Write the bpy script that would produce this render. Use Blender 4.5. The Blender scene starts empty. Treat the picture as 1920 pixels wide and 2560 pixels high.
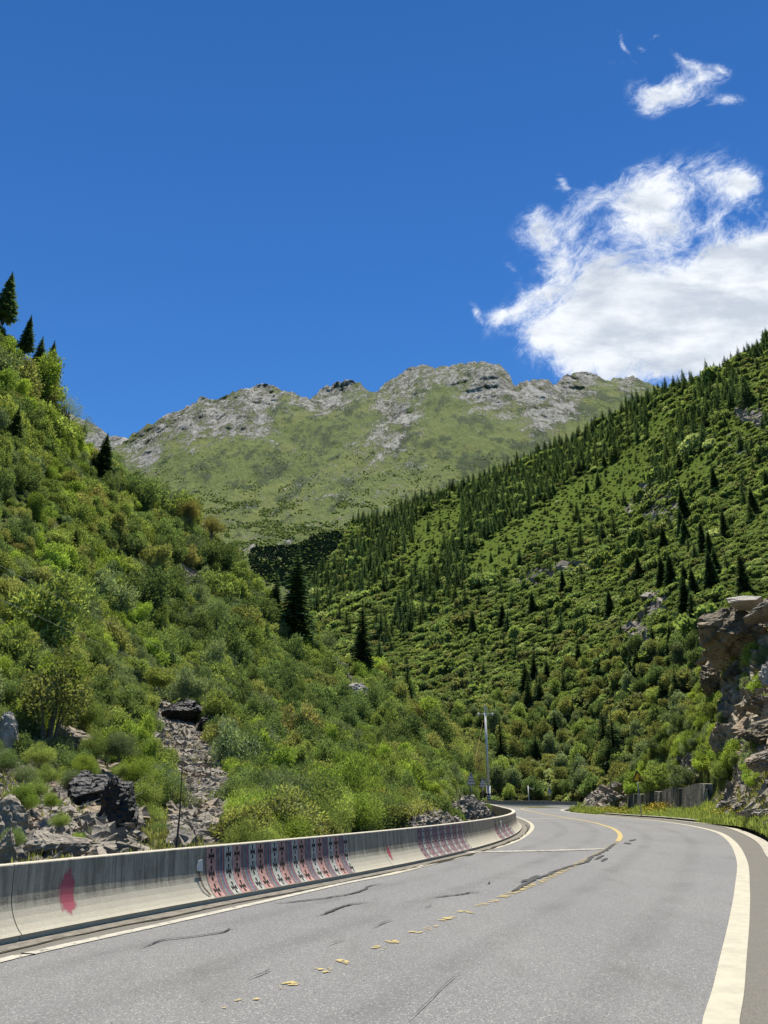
import bpy, math, random
import numpy as np
from mathutils import Vector, Matrix, Euler
from mathutils.geometry import tessellate_polygon
rng = np.random.default_rng(7); random.seed(7)
scene = bpy.context.scene
COL = scene.collection
# ------------------------------------------------------------------ camera
F, CX, CY, HZ, EYE = 1924., 960., 1280., 1990., 1.75
PITCH = math.atan((HZ-CY)/F)
cd = bpy.data.cameras.new('camera'); cam = bpy.data.objects.new('camera', cd); COL.objects.link(cam)
cam.location = (0, 0, EYE); cam.rotation_euler = (math.radians(90)+PITCH, 0, 0)
cd.sensor_fit = 'VERTICAL'; cd.sensor_height = 24; cd.lens = 24*F/2560
cd.clip_start = .1; cd.clip_end = 12000
scene.camera = cam
cp, sp = math.cos(PITCH), math.sin(PITCH)
def ray(x, y):
    x = np.asarray(x, float); y = np.asarray(y, float)
    a = (x-CX)/F; b = -(y-CY)/F
    return np.stack([a, cp-b*sp, sp+b*cp], -1)
def P(x, y, D):
    r = ray(x, y); h = np.hypot(r[..., 0], r[..., 1])
    return r*(np.asarray(D)/h)[..., None]+np.array([0, 0, EYE])
def G(x, y, z=0.):
    r = ray(x, y); return r*((z-EYE)/r[..., 2])[..., None]+np.array([0, 0, EYE])
def proj(p):
    p = np.asarray(p, float)-np.array([0, 0, EYE])
    dpt = p[..., 1]*cp+p[..., 2]*sp; up = -p[..., 1]*sp+p[..., 2]*cp
    return CX+F*p[..., 0]/dpt, CY-F*up/dpt
# ------------------------------------------------------------------ light
SUN_EL, SUN_AZ = math.radians(71), math.radians(10)      # azimuth clockwise from +Y
sd = bpy.data.lights.new('sun', 'SUN'); so = bpy.data.objects.new('sun', sd); COL.objects.link(so)
sd.energy = 4.4; sd.angle = math.radians(.5); sd.color = (1, .955, .88)
sv = Vector((math.sin(SUN_AZ)*math.cos(SUN_EL), math.cos(SUN_AZ)*math.cos(SUN_EL), math.sin(SUN_EL)))
so.rotation_euler = sv.to_track_quat('Z', 'Y').to_euler(); so.location = (0, 0, 60)
scene.view_settings.view_transform = 'Standard'; scene.view_settings.look = 'None'
scene.view_settings.exposure = 1.05; scene.view_settings.gamma = 1
w = bpy.data.worlds.new('World'); scene.world = w; w.use_nodes = True
# ------------------------------------------------------------------ node helper
class NT:
    def __init__(s, t): s.t = t
    def n(s, typ, **kw):
        x = s.t.nodes.new(typ)
        for k, v in kw.items():
            if k.startswith('i_'): s.set(x.inputs[int(k[2:])], v)
            else: setattr(x, k, v)
        return x
    def set(s, sock, v):
        if isinstance(v, bpy.types.NodeSocket): s.t.links.new(v, sock)
        elif v is not None: sock.default_value = v
    def m(s, op, a, b=None, c=None, clamp=False):
        x = s.t.nodes.new('ShaderNodeMath'); x.operation = op; x.use_clamp = clamp
        s.set(x.inputs[0], a); s.set(x.inputs[1], b); s.set(x.inputs[2], c); return x.outputs[0]
    def mix(s, f, a, b, mode='MIX'):
        x = s.t.nodes.new('ShaderNodeMix'); x.data_type = 'RGBA'; x.blend_type = mode
        s.set(x.inputs[0], f); s.set(x.inputs[6], a); s.set(x.inputs[7], b); return x.outputs[2]
    def noise(s, vec, scale, detail=4, rough=.55, dist=0., out=0):
        x = s.t.nodes.new('ShaderNodeTexNoise'); s.set(x.inputs['Vector'], vec)
        x.inputs['Scale'].default_value = scale; x.inputs['Detail'].default_value = detail
        x.inputs['Roughness'].default_value = rough; x.inputs['Distortion'].default_value = dist
        return x.outputs[out]
    def vor(s, vec, scale, feat='F1', out=0):
        x = s.t.nodes.new('ShaderNodeTexVoronoi'); x.feature = feat; s.set(x.inputs['Vector'], vec)
        x.inputs['Scale'].default_value = scale; return x.outputs[out]
    def ss(s, v, a, b, lo=0., hi=1.):
        x = s.t.nodes.new('ShaderNodeMapRange'); x.interpolation_type = 'SMOOTHSTEP'
        s.set(x.inputs[0], v); x.inputs[1].default_value = a; x.inputs[2].default_value = b
        x.inputs[3].default_value = lo; x.inputs[4].default_value = hi; return x.outputs[0]
    def ramp(s, f, stops):
        x = s.t.nodes.new('ShaderNodeValToRGB'); s.set(x.inputs[0], f); e = x.color_ramp.elements
        while len(e) < len(stops): e.new(.5)
        for i, (p, c) in enumerate(stops): e[i].position = p; e[i].color = (*c, 1)
        return x.outputs[0]
    def vm(s, op, a, b=None):
        x = s.t.nodes.new('ShaderNodeVectorMath'); x.operation = op
        s.set(x.inputs[0], a); s.set(x.inputs[1], b); return x.outputs[0]
    def mapv(s, vec, scale=(1, 1, 1), rot=(0, 0, 0), loc=(0, 0, 0)):
        x = s.t.nodes.new('ShaderNodeMapping'); s.set(x.inputs[0], vec)
        x.inputs[1].default_value = loc; x.inputs[2].default_value = rot; x.inputs[3].default_value = scale
        return x.outputs[0]
    def attr(s, name, out='Fac', t='GEOMETRY'):
        x = s.t.nodes.new('ShaderNodeAttribute'); x.attribute_name = name; x.attribute_type = t
        return x.outputs[out]
# ------------------------------------------------------------------ sky
wt = NT(w.node_tree)
for x in list(w.node_tree.nodes): w.node_tree.nodes.remove(x)
sky = wt.n('ShaderNodeTexSky', sky_type='NISHITA', sun_disc=False)
sky.sun_elevation = SUN_EL; sky.sun_rotation = SUN_AZ; sky.altitude = 3200; sky.air_density = 1.0
sky.dust_density = 0.0; sky.ozone_density = 2.5
sz0 = wt.n('ShaderNodeSeparateXYZ'); wt.set(sz0.inputs[0], wt.n('ShaderNodeTexCoord').outputs['Generated'])
skyt = wt.ramp(sz0.outputs[2], [(.0, (.46, .84, .92)), (.35, (.38, .78, 1.06)), (.62, (.29, .665, 1.01)), (.85, (.23, .58, .90))])
skyc = wt.mix(1.0, sky.outputs[0], skyt, 'MULTIPLY')
geo = wt.n('ShaderNodeNewGeometry').outputs['Incoming']
tc = wt.n('ShaderNodeTexCoord').outputs['Generated']
sx = wt.n('ShaderNodeSeparateXYZ'); wt.set(sx.inputs[0], tc)
dyv = wt.m('MAXIMUM', sx.outputs[1], .05)
uu = wt.m('DIVIDE', sx.outputs[0], dyv); vv = wt.m('DIVIDE', sx.outputs[2], dyv)
uvn = wt.n('ShaderNodeCombineXYZ'); wt.set(uvn.inputs[0], uu); wt.set(uvn.inputs[1], vv); uv = uvn.outputs[0]
warp = wt.noise(uv, 5, 3, .5, 0, 1)
uvw = wt.vm('ADD', uv, wt.vm('SCALE', wt.vm('SUBTRACT', warp, (.5, .5, .5))))
uvw.node.inputs[1].links[0].from_node.inputs['Scale'].default_value = .12
clouds = [(1655, 470, 115, 60, 35, 1.0), (1625, 520, 95, 60, 30, .9), (1835, 440, 50, 60, 60, .75), (1891, 462, 48, 18, 10, .7), (1790, 560, 120, 26, 50, .45), (1367, 583, 58, 42, -10, .95), (1350, 540, 26, 40, 10, .6),
 (1471, 512, 85, 24, 48, .85), (1300, 765, 105, 24, 38, .85), (1250, 800, 50, 16, 20, .55), (1347, 835, 48, 34, 20, .85), (1400, 690, 80, 22, 50, .7), (1380, 640, 50, 20, 30, .6), (1450, 800, 80, 50, 0, .7),
 (1594, 760, 150, 95, 20, 1.25), (1792, 741, 210, 120, 5, 1.5), (1713, 880, 220, 85, 0, 1.5), (1510, 690, 62, 50, 40, .9), (1490, 860, 70, 50, 0, .8),
 (1841, 640, 110, 34, 15, .9), (1960, 680, 120, 100, 0, 1.2), (1540, 640, 70, 16, 20, .5), (1683, 205, 82, 30, 42, .74), (1665, 235, 40, 34, 0, .5), (1728, 145, 14, 30, 30, .7),
 (1768, 190, 52, 20, 30, .62), (1622, 212, 50, 26, 30, .58), (1797, 166, 18, 8, 0, .6), (1560, 104, 9, 36, 20, .7), (1807, 242, 24, 12, -20, .6), (1770, 248, 40, 14, 0, .45), (1545, 150, 30, 10, 0, .3),
 (1397, 455, 10, 30, 30, .75), (1410, 478, 24, 10, 0, .5), (1273, 682, 16, 26, 10, .62), (1650, 74, 22, 7, 40, .5), (1180, 790, 8, 24, 20, .6), (1610, 110, 14, 14, 0, .4), (2080, 800, 200, 160, 0, 1.3), (1740, 760, 300, 60, 0, .5)]
field = None
for (bx, by, rx, ry, ang, wgt) in clouds:
    r0 = ray(bx, by); u0, v0 = r0[0]/r0[1], r0[2]/r0[1]
    r1 = ray(bx+10, by); r2 = ray(bx, by-10)
    ku = abs(r1[0]/r1[1]-u0)/10; kv = abs(r2[2]/r2[1]-v0)/10
    a = math.radians(ang); ca, sa = math.cos(a), math.sin(a)
    mp = wt.n('ShaderNodeMapping'); mp.vector_type = 'TEXTURE'; wt.set(mp.inputs[0], uvw)
    mp.inputs[1].default_value = (u0, v0, 0); mp.inputs[2].default_value = (0, 0, a)
    mp.inputs[3].default_value = (rx*ku*1.12, ry*kv*1.12, 1)
    d2 = wt.n('ShaderNodeVectorMath', operation='DOT_PRODUCT'); wt.set(d2.inputs[0], mp.outputs[0]); wt.set(d2.inputs[1], mp.outputs[0])
    g = wt.m('MULTIPLY', wt.m('EXPONENT', wt.m('MULTIPLY', d2.outputs['Value'], -1.)), wgt)
    field = g if field is None else wt.m('ADD', field, g)
rotn = wt.mapv(uvw, (1, 1, 1), (0, 0, math.radians(-40)))
st = wt.mapv(rotn, (1, 1.7, 1))
n1 = wt.noise(st, 11, 10, .66, .3); n2 = wt.noise(wt.mapv(rotn, (1, 1.5, 1), (0, 0, 0), (3, 1, 0)), 38, 8, .78, .35)
nn = wt.m('ADD', wt.m('MULTIPLY', n1, .60), wt.m('MULTIPLY', n2, .40))
fcap = wt.m('MINIMUM', field, 2.1)
dens = wt.m('ADD', wt.m('MULTIPLY', fcap, .66), wt.m('MULTIPLY', wt.m('MULTIPLY', wt.m('SUBTRACT', nn, .5), 2.7), wt.ss(field, .05, .40, 0, 1.15)))
alpha = wt.m('POWER', wt.ss(dens, .06, 1.08), 1.1)
shade = wt.ss(wt.m('ADD', wt.m('MULTIPLY', wt.noise(wt.mapv(uv, (1, 2.2, 1)), 7, 6, .6, .2), 1.25), wt.m('MULTIPLY', fcap, .09)), .56, .98)
ccol = wt.mix(wt.m('MULTIPLY', shade, wt.ss(field, .6, 1.3)), (.72, .75, .79, 1), (.44, .49, .56, 1))
wsel = wt.mix(wt.ss(alpha, .0, .9), (.60, .68, .84, 1), ccol)
bg1 = wt.n('ShaderNodeBackground'); wt.set(bg1.inputs[0], skyc); bg1.inputs[1].default_value = .080
bg2 = wt.n('ShaderNodeBackground'); wt.set(bg2.inputs[0], wsel); bg2.inputs[1].default_value = .66
ms = wt.n('ShaderNodeMixShader'); wt.set(ms.inputs[0], alpha); wt.set(ms.inputs[1], bg1.outputs[0]); wt.set(ms.inputs[2], bg2.outputs[0])
wo = wt.n('ShaderNodeOutputWorld'); wt.set(wo.inputs[0], ms.outputs[0])
# ------------------------------------------------------------------ noise in numpy
def _h(i, j, k, seed):
    n = (i.astype(np.int64)*374761393+j.astype(np.int64)*668265263+k.astype(np.int64)*2147483647+seed*1274126177) & 0xffffffff
    n = ((n ^ (n >> 13))*1274126177) & 0xffffffff
    n = ((n ^ (n >> 16))*2246822519) & 0xffffffff
    return ((n ^ (n >> 15)) & 0xffffff)/float(0xffffff)
def vnoise(p, seed=0):
    f = np.floor(p); t = p-f; t = t*t*(3-2*t); i, j, k = f[..., 0], f[..., 1], f[..., 2]; r = 0
    for a in (0, 1):
        for b in (0, 1):
            for c in (0, 1):
                wgt = (t[..., 0] if a else 1-t[..., 0])*(t[..., 1] if b else 1-t[..., 1])*(t[..., 2] if c else 1-t[..., 2])
                r = r+wgt*_h(i+a, j+b, k+c, seed)
    return r
def fbm(p, scale, octv=5, gain=.5, seed=0, ridged=False):
    p = np.asarray(p, float)*scale; s = 0; a = 1; tot = 0
    for o in range(octv):
        v = vnoise(p, seed+o*17)
        if ridged: v = 1-np.abs(v*2-1)
        s = s+a*v; tot += a; a *= gain; p = p*2.03+11.3
    return s/tot
# ------------------------------------------------------------------ object helpers
def tag(o, label=None, cat=None, group=None, kind=None):
    if label: o['label'] = label
    if cat: o['category'] = cat
    if group: o['group'] = group
    if kind: o['kind'] = kind
    return o
def mk(name, me, mats=None, parent=None):
    if mats is not None and not me.materials:
        for m in (mats if isinstance(mats, (list, tuple)) else [mats]): me.materials.append(m)
    o = bpy.data.objects.new(name, me); COL.objects.link(o)
    if parent: o.parent = parent
    return o
def empty(name, loc=(0, 0, 0)):
    o = bpy.data.objects.new(name, None); o.location = loc; o.empty_display_size = .2; COL.objects.link(o); return o
def mesh(name, v, f, smooth=False, mi=None, vattr=None, fattr=None):
    """v (n,3); f (m,k) array or list of such arrays"""
    me = bpy.data.meshes.new(name); v = np.asarray(v, np.float32)
    fs = f if isinstance(f, list) else [f]; fs = [np.asarray(x, np.int32) for x in fs if len(x)]
    me.vertices.add(len(v)); me.vertices.foreach_set('co', v.ravel())
    nl = sum(x.size for x in fs); nf = sum(len(x) for x in fs)
    me.loops.add(nl); me.loops.foreach_set('vertex_index', np.concatenate([x.ravel() for x in fs]))
    me.polygons.add(nf)
    tot = np.concatenate([np.full(len(x), x.shape[1], np.int32) for x in fs])
    st_ = np.concatenate([[0], np.cumsum(tot)[:-1]]).astype(np.int32)
    me.polygons.foreach_set('loop_start', st_)
    if mi is not None: me.polygons.foreach_set('material_index', np.asarray(mi, np.int32))
    me.polygons.foreach_set('use_smooth', np.full(nf, smooth))
    me.update(calc_edges=True)
    for k, a in (vattr or {}).items():
        a = np.asarray(a, np.float32)
        if a.ndim == 1: me.attributes.new(k, 'FLOAT', 'POINT').data.foreach_set('value', a)
        else: me.attributes.new(k, 'FLOAT_VECTOR', 'POINT').data.foreach_set('vector', a.ravel())
    for k, a in (fattr or {}).items():
        me.attributes.new(k, 'FLOAT', 'FACE').data.foreach_set('value', np.asarray(a, np.float32))
    return me
def gridf(nv, nu):
    i = np.arange((nv-1)*(nu-1)); r, c = i//(nu-1), i % (nu-1); a = r*nu+c
    return np.stack([a, a+1, a+nu+1, a+nu], 1)
class MB:
    def __init__(s): s.v = []; s.f = {}; s.n = 0
    def add(s, v, f, m=0):
        v = np.asarray(v, float)
        for q in f: s.f.setdefault(len(q), []).append((tuple(i+s.n for i in q), m))
        s.v.append(v); s.n += len(v); return s
    def box(s, c, d, R=None, m=0):
        c = np.asarray(c, float); h = np.asarray(d, float)/2
        v = np.array([(a, b, e) for a in (-1, 1) for b in (-1, 1) for e in (-1, 1)])*h
        if R is not None: v = v@np.asarray(R).T
        return s.add(v+c, [(0, 1, 3, 2), (4, 6, 7, 5), (0, 4, 5, 1), (2, 3, 7, 6), (0, 2, 6, 4), (1, 5, 7, 3)], m)
    def tube(s, pts, rad, n=8, m=0, caps=True):
        pts = np.asarray(pts, float); rad = np.broadcast_to(rad, (len(pts),)); vs = []
        for i, p in enumerate(pts):
            t = pts[min(i+1, len(pts)-1)]-pts[max(i-1, 0)]; t = t/np.linalg.norm(t)
            a = np.cross(t, (0, 0, 1) if abs(t[2]) < .9 else (1, 0, 0)); a /= np.linalg.norm(a); b = np.cross(t, a)
            for k in range(n):
                th = 2*math.pi*k/n; vs.append(p+rad[i]*(math.cos(th)*a+math.sin(th)*b))
        fs = [(i*n+k, i*n+(k+1) % n, (i+1)*n+(k+1) % n, (i+1)*n+k) for i in range(len(pts)-1) for k in range(n)]
        if caps: fs += [tuple(range(n))[::-1], tuple((len(pts)-1)*n+k for k in range(n))]
        return s.add(vs, fs, m)
    def me(s, name, smooth=False):
        v = np.concatenate(s.v); fl = []; mi = []
        for k, q in s.f.items(): fl.append(np.array([x[0] for x in q])); mi += [x[1] for x in q]
        return mesh(name, v, fl, smooth, mi)
    def build(s, name, mats, parent=None, smooth=False): return mk(name, s.me(name, smooth), mats, parent)
# ------------------------------------------------------------------ materials
def material(name):
    m = bpy.data.materials.new(name); m.use_nodes = True; t = NT(m.node_tree)
    for x in list(m.node_tree.nodes): m.node_tree.nodes.remove(x)
    t.out = t.n('ShaderNodeOutputMaterial'); return m, t
KCOL = (.665, .645, .605, 1)
def princ(t, col, rough=.8, spec=.3, bump=None, bstr=.3, bdist=.02, alpha=None, metal=0):
    b = t.n('ShaderNodeBsdfPrincipled'); t.set(b.inputs['Base Color'], t.mix(1., col, KCOL, 'MULTIPLY')); t.set(b.inputs['Roughness'], rough)
    b.inputs['Specular IOR Level'].default_value = spec; t.set(b.inputs['Metallic'], metal)
    if alpha is not None: t.set(b.inputs['Alpha'], alpha)
    if bump is not None:
        n = t.n('ShaderNodeBump'); n.inputs['Strength'].default_value = bstr; n.inputs['Distance'].default_value = bdist
        t.set(n.inputs['Height'], bump); t.set(b.inputs['Normal'], n.outputs[0])
    t.set(t.out.inputs[0], b.outputs[0]); return b
def pos(t): return t.n('ShaderNodeNewGeometry').outputs['Position']
def simple(name, c, rough=.6, spec=.3, metal=0, var=.12, sc=6.):
    m, t = material(name); p = pos(t); n = t.noise(p, sc, 5, .6)
    k = t.ss(n, .3, .7, 1-var, 1+var)
    princ(t, t.mix(1., (*c, 1), t.n('ShaderNodeCombineColor', i_0=k, i_1=k, i_2=k).outputs[0], 'MULTIPLY'), rough, spec, metal=metal)
    return m
def leafmat(name, c1, c2, c3, trans=.45, dark=.55):
    m, t = material(name)
    oi = t.n('ShaderNodeObjectInfo'); rnd = oi.outputs['Random']
    reg = t.noise(oi.outputs['Location'], .035, 2, .5)
    f = t.m('ADD', t.m('MULTIPLY', rnd, .62), t.m('MULTIPLY', t.m('SUBTRACT', reg, .32), 1.1), None, True)
    c = t.ramp(f, [(0., c1), (.5, c2), (1., c3)])
    lv = t.attr('lv'); k = t.ss(lv, 0, 1, .62, 1.42)
    v2 = t.m('FRACT', t.m('MULTIPLY', rnd, 7.31)); k = t.m('MULTIPLY', k, t.ss(v2, 0, 1, .90, 1.36))
    c = t.mix(1., c, t.n('ShaderNodeCombineColor', i_0=k, i_1=k, i_2=k).outputs[0], 'MULTIPLY')
    d = t.n('ShaderNodeBsdfDiffuse'); t.set(d.inputs[0], c)
    tr = t.n('ShaderNodeBsdfTranslucent'); t.set(tr.inputs[0], t.mix(1., c, (1.24, 1.24, .62, 1), 'MULTIPLY'))
    x = t.n('ShaderNodeMixShader'); x.inputs[0].default_value = trans; t.set(x.inputs[1], d.outputs[0]); t.set(x.inputs[2], tr.outputs[0])
    t.set(t.out.inputs[0], x.outputs[0]); return m
L_green = leafmat('leaf_green', (.145, .195, .068), (.190, .238, .078), (.240, .275, .088))
L_deep = leafmat('leaf_deep_green', (.090, .132, .060), (.115, .160, .066), (.145, .190, .074))
L_olive = leafmat('leaf_olive', (.165, .185, .075), (.200, .212, .082), (.235, .238, .090))
L_rust = leafmat('leaf_rust', (.185, .180, .075), (.215, .195, .085), (.215, .210, .082))
L_bright = leafmat('leaf_bright', (.165, .235, .058), (.205, .275, .062), (.260, .315, .066), .42)
L_grey = leafmat('leaf_grey_green', (.145, .185, .098), (.175, .215, .110), (.205, .240, .120), .3)
L_con = leafmat('needle', (.060, .098, .060), (.075, .118, .066), (.100, .142, .074), .3)
L_young = leafmat('needle_pale', (.20, .27, .085), (.23, .31, .09), (.27, .35, .10), .45)
L_con2 = leafmat('needle_young', (.070, .108, .056), (.090, .134, .062), (.115, .160, .066), .25)
S_green = leafmat('scrub_green', (.122, .165, .072), (.150, .195, .080), (.180, .222, .088))
S_lime = leafmat('scrub_light_green', (.142, .190, .074), (.175, .225, .082), (.215, .260, .090))
S_olive = leafmat('scrub_olive', (.150, .170, .084), (.180, .194, .092), (.210, .216, .098))
S_grey = leafmat('scrub_grey', (.190, .225, .120), (.220, .250, .130), (.250, .280, .140))
M_bark = simple('bark', (.11, .09, .07), .9, .1, 0, .4, 12)
M_twig = simple('twig_grey', (.20, .18, .15), .9, .1, 0, .3, 12)

def rockcol(t, p, sc, light=(.36, .33, .275), mid=(.23, .21, .175), dark=(.10, .092, .078), warm=(.34, .27, .19)):
    n1 = t.noise(p, sc, 8, .62, .4); n2 = t.noise(p, sc*.23, 4, .5); n3 = t.noise(p, sc*5, 5, .7)
    c = t.ramp(n1, [(.25, dark), (.45, mid), (.62, light), (.8, light)])
    c = t.mix(t.ss(n2, .5, .68), c, (*warm, 1)); k = t.ss(n3, .2, .8, .6, 1.35)
    return t.mix(1., c, t.n('ShaderNodeCombineColor', i_0=k, i_1=k, i_2=k).outputs[0], 'MULTIPLY'), n1, n3
def rockmat(name, sc, bd, **kw):
    m, t = material(name); p = pos(t); c, a, b = rockcol(t, p, sc, **kw)
    h = t.m('ADD', t.m('MULTIPLY', a, 1.), t.m('MULTIPLY', t.vor(t.mapv(p, (1, 1, 2.2), (.3, .2, 0)), sc*2.2), .8))
    princ(t, c, .88, .25, h, .8, bd); return m
M_rock = rockmat('slate_rock', .9, .25)
M_rubble = rockmat('rubble_stone', 2.4, .05, light=(.38, .345, .29), mid=(.27, .245, .205), dark=(.14, .125, .105), warm=(.36, .285, .205))
M_brown = rockmat('brown_rock', .5, .35, light=(.30, .255, .18), mid=(.20, .165, .112), dark=(.10, .085, .06), warm=(.28, .21, .13))
M_bankr = rockmat('weathered_brown_rock', .8, .2, light=(.46, .40, .30), mid=(.31, .27, .20), dark=(.085, .072, .057), warm=(.32, .24, .16))
M_wet_shade = rockmat('wet_and_shade_black_rock', 1.6, .15, light=(.040, .038, .036), mid=(.020, .019, .018), dark=(.009, .009, .009), warm=(.045, .038, .028))  # black of the wet cliff, also paints shadow on the slide overhang
M_wet_shade.node_tree.nodes['Principled BSDF'].inputs['Roughness'].default_value = .6
M_white_rock = rockmat('pale_slab_rock', .7, .15, light=(.50, .47, .42), mid=(.42, .395, .35), dark=(.27, .25, .22), warm=(.46, .41, .33))

def terrainmat(name, earth1, earth2, rsc, rock_kw, rough_mix=.35, bd=.2, gsc=.3, scrub=None, grass_bump=.3):
    m, t = material(name); p = pos(t); rk, a, b = rockcol(t, p, rsc, **rock_kw)
    g = t.mix(t.noise(p, gsc, 6, .65), (*earth1, 1), (*earth2, 1))
    if scrub: g = t.mix(t.ss(t.m('ADD', t.attr('mead'), t.m('MULTIPLY', t.m('SUBTRACT', t.noise(p, gsc, 5, .6), .5), .8)), .35, .65), (*scrub, 1), g)
    k = t.ss(t.noise(p, gsc*6, 6, .7), .25, .75, .62, 1.35)
    g = t.mix(1., g, t.n('ShaderNodeCombineColor', i_0=k, i_1=k, i_2=k).outputs[0], 'MULTIPLY')
    r = t.attr('rock'); n = t.m('ADD', t.m('MULTIPLY', t.noise(p, rsc*.9, 8, .68, .5), 1.), 0.)
    f = t.ss(t.m('ADD', r, t.m('MULTIPLY', t.m('SUBTRACT', n, .5), 2.2)), .42, .62)
    c = t.mix(f, g, rk)
    h = t.m('ADD', t.m('MULTIPLY', t.m('MULTIPLY', a, f), 1.), t.m('MULTIPLY', t.noise(p, gsc*3, 6, .7), grass_bump))
    princ(t, c, .95, .0, h, .9, bd); return m
M_hillL = terrainmat('hillside_soil', (.075, .095, .035), (.15, .14, .075), 1.2, dict(light=(.42, .375, .31), mid=(.30, .265, .22), dark=(.15, .13, .108), warm=(.38, .30, .225)), gsc=.8)
M_hillR = terrainmat('hillside_meadow', (.098, .150, .028), (.132, .180, .040), .12, dict(light=(.32, .30, .26), mid=(.22, .205, .175), dark=(.11, .10, .085), warm=(.26, .23, .16)), bd=1.5, gsc=.06, scrub=(.062, .092, .028))
M_mount = None

# ------------------------------------------------------------------ terrain patches
def rbf(pts):
    pts = np.array(pts, float); X = pts[:, :2]/1000; Y = np.log(pts[:, 2]); n = len(X)
    def K(a, b):
        r2 = ((a[:, None]-b[None])**2).sum(-1); return .5*r2*np.log(r2+1e-12)
    A = np.zeros((n+3, n+3)); A[:n, :n] = K(X, X)+np.eye(n)*2e-3; A[:n, n] = 1; A[:n, n+1:] = X; A[n:, :n] = A[:n, n:].T
    c = np.linalg.solve(A, np.concatenate([Y, np.zeros(3)]))
    def f(px, py):
        q = np.stack([px.ravel(), py.ravel()], 1)/1000; out = []
        for s in np.array_split(q, max(1, len(q)//20000)): out.append(K(s, X)@c[:n]+c[n]+s@c[n+1:])
        return np.exp(np.concatenate(out)).reshape(px.shape)
    return f
def inpoly(px, py, poly):
    poly = np.asarray(poly, float); c = np.zeros(px.shape, bool); n = len(poly); j = n-1
    for i in range(n):
        xi, yi = poly[i]; xj, yj = poly[j]
        with np.errstate(divide='ignore', invalid='ignore'):
            c ^= ((yi > py) != (yj > py)) & (px < (xj-xi)*(py-yi)/(yj-yi+1e-9)+xi)
        j = i
    return c
def zm(o, s, pts): return [(o[0]+x*s, o[1]+y*s) for x, y in pts]
def mask(polys, px, py):
    r = np.zeros(np.shape(px), bool)
    for q_ in polys: r |= inpoly(px, py, q_)
    return r
def mval(polys, px, py):
    px = np.asarray(px, float); py = np.asarray(py, float); q3 = np.stack([px/70, py/70, px*0], -1)
    wx = px+60*(fbm(q3, 1., 4, .6, 71)-.5); wy = py+44*(fbm(q3+7, 1., 4, .6, 72)-.5); r = 0
    for dx, dy in ((0, 0), (14, 5), (-14, -5), (7, -12), (-7, 12)): r = r+mask(polys, wx+dx, wy+dy)*.2
    return r
class Patch: pass
def patch(name, mat, xs, bottom, sil, dctl, nu, nv, rad_amp, z_amp, nsc, rockf=None, back=((12, -.25), (35, -.5), (90, -.7), (220, -.8)), vpow=1., ridge=False, label=None, aniso=(1, 1, 1), rockdisp=0, silnoise=0, meadf=None):
    px = np.linspace(xs[0], xs[1], nu)[None].repeat(nv, 0)
    b = np.interp(px[0], *zip(*bottom)); s = np.interp(px[0], *zip(*sil))
    v = (np.linspace(0, 1, nv)**vpow)[:, None]
    if silnoise: s = s+silnoise*(fbm(np.stack([px[0], px[0]*0, px[0]*0], -1), .06, 5, .6, 3, True)-.6)
    py = b+(s-b)*v; D = rbf(dctl)(px, py)
    W = P(px, py, D)
    rk = rockf(px, py) if rockf else np.zeros(px.shape)
    nz = fbm(W*np.array(aniso), nsc, 6, .55, 5, ridge)-.5
    amp = rad_amp*(1+rockdisp*rk)*(np.clip(D/90, .25, 1) if D.min() < 60 else 1); D2 = D*(1+amp*nz*2)
    W = P(px, py, D2); fade = np.minimum(1, v*6)
    W[..., 2] += z_amp*fade*(1-.6*v**6)*(fbm(W, nsc*1.7, 5, .5, 31)-.5)*2
    rows = [W]
    top = W[-1]; hd = top[:, :2]/np.hypot(top[:, 0], top[:, 1])[:, None]; rbk = []
    for dd, dz in back:
        q = top.copy(); q[:, :2] += hd*dd; q[:, 2] += dd*dz; rbk.append(q)
    Wf = np.concatenate([W]+[q[None] for q in rbk])
    rkf = np.concatenate([rk]+[rk[-1:]]*len(rbk))
    md_ = meadf(px, py)*1. if meadf else px*0; me = mesh(name, Wf.reshape(-1, 3), gridf(Wf.shape[0], nu), True, vattr={'rock': rkf.ravel(), 'mead': np.concatenate([md_]+[md_[-1:]]*len(rbk)).ravel()})
    o = mk(name, me, mat); tag(o, label, 'terrain', kind='structure')
    p = Patch(); p.o = o; p.W = W; p.rock = rk; ppx, ppy = proj(W); p.px, p.py = ppx, ppy
    p.D = np.hypot(W[..., 0], W[..., 1])
    e1 = W[1:, :-1]-W[:-1, :-1]; e2 = W[:-1, 1:]-W[:-1, :-1]; cr = np.cross(e2, e1); p.area = np.linalg.norm(cr, axis=-1)
    nrm = cr/np.maximum(p.area[..., None], 1e-9); nrm *= np.sign(nrm[..., 2:3]+1e-9); p.nrm = nrm
    return p
def sample(p, n, wfun=None, r=rng):
    """n random surface points; weight = area*wfun(px,py,D)"""
    cx_ = p.px[:-1, :-1]; cy_ = p.py[:-1, :-1]; cD = p.D[:-1, :-1]
    wg = p.area.copy()
    if wfun is not None: wg = wg*wfun(cx_, cy_, cD, p.rock[:-1, :-1])
    wg = wg.ravel(); wg = wg/wg.sum(); idx = r.choice(len(wg), n, p=wg)
    nu = p.W.shape[1]-1; i, j = idx//nu, idx % nu; a, b = r.random(n)[:, None], r.random(n)[:, None]
    W = p.W; q = (W[i, j]*(1-a)+W[i+1, j]*a)*(1-b)+(W[i, j+1]*(1-a)+W[i+1, j+1]*a)*b
    return q, p.nrm[i, j]
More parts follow.
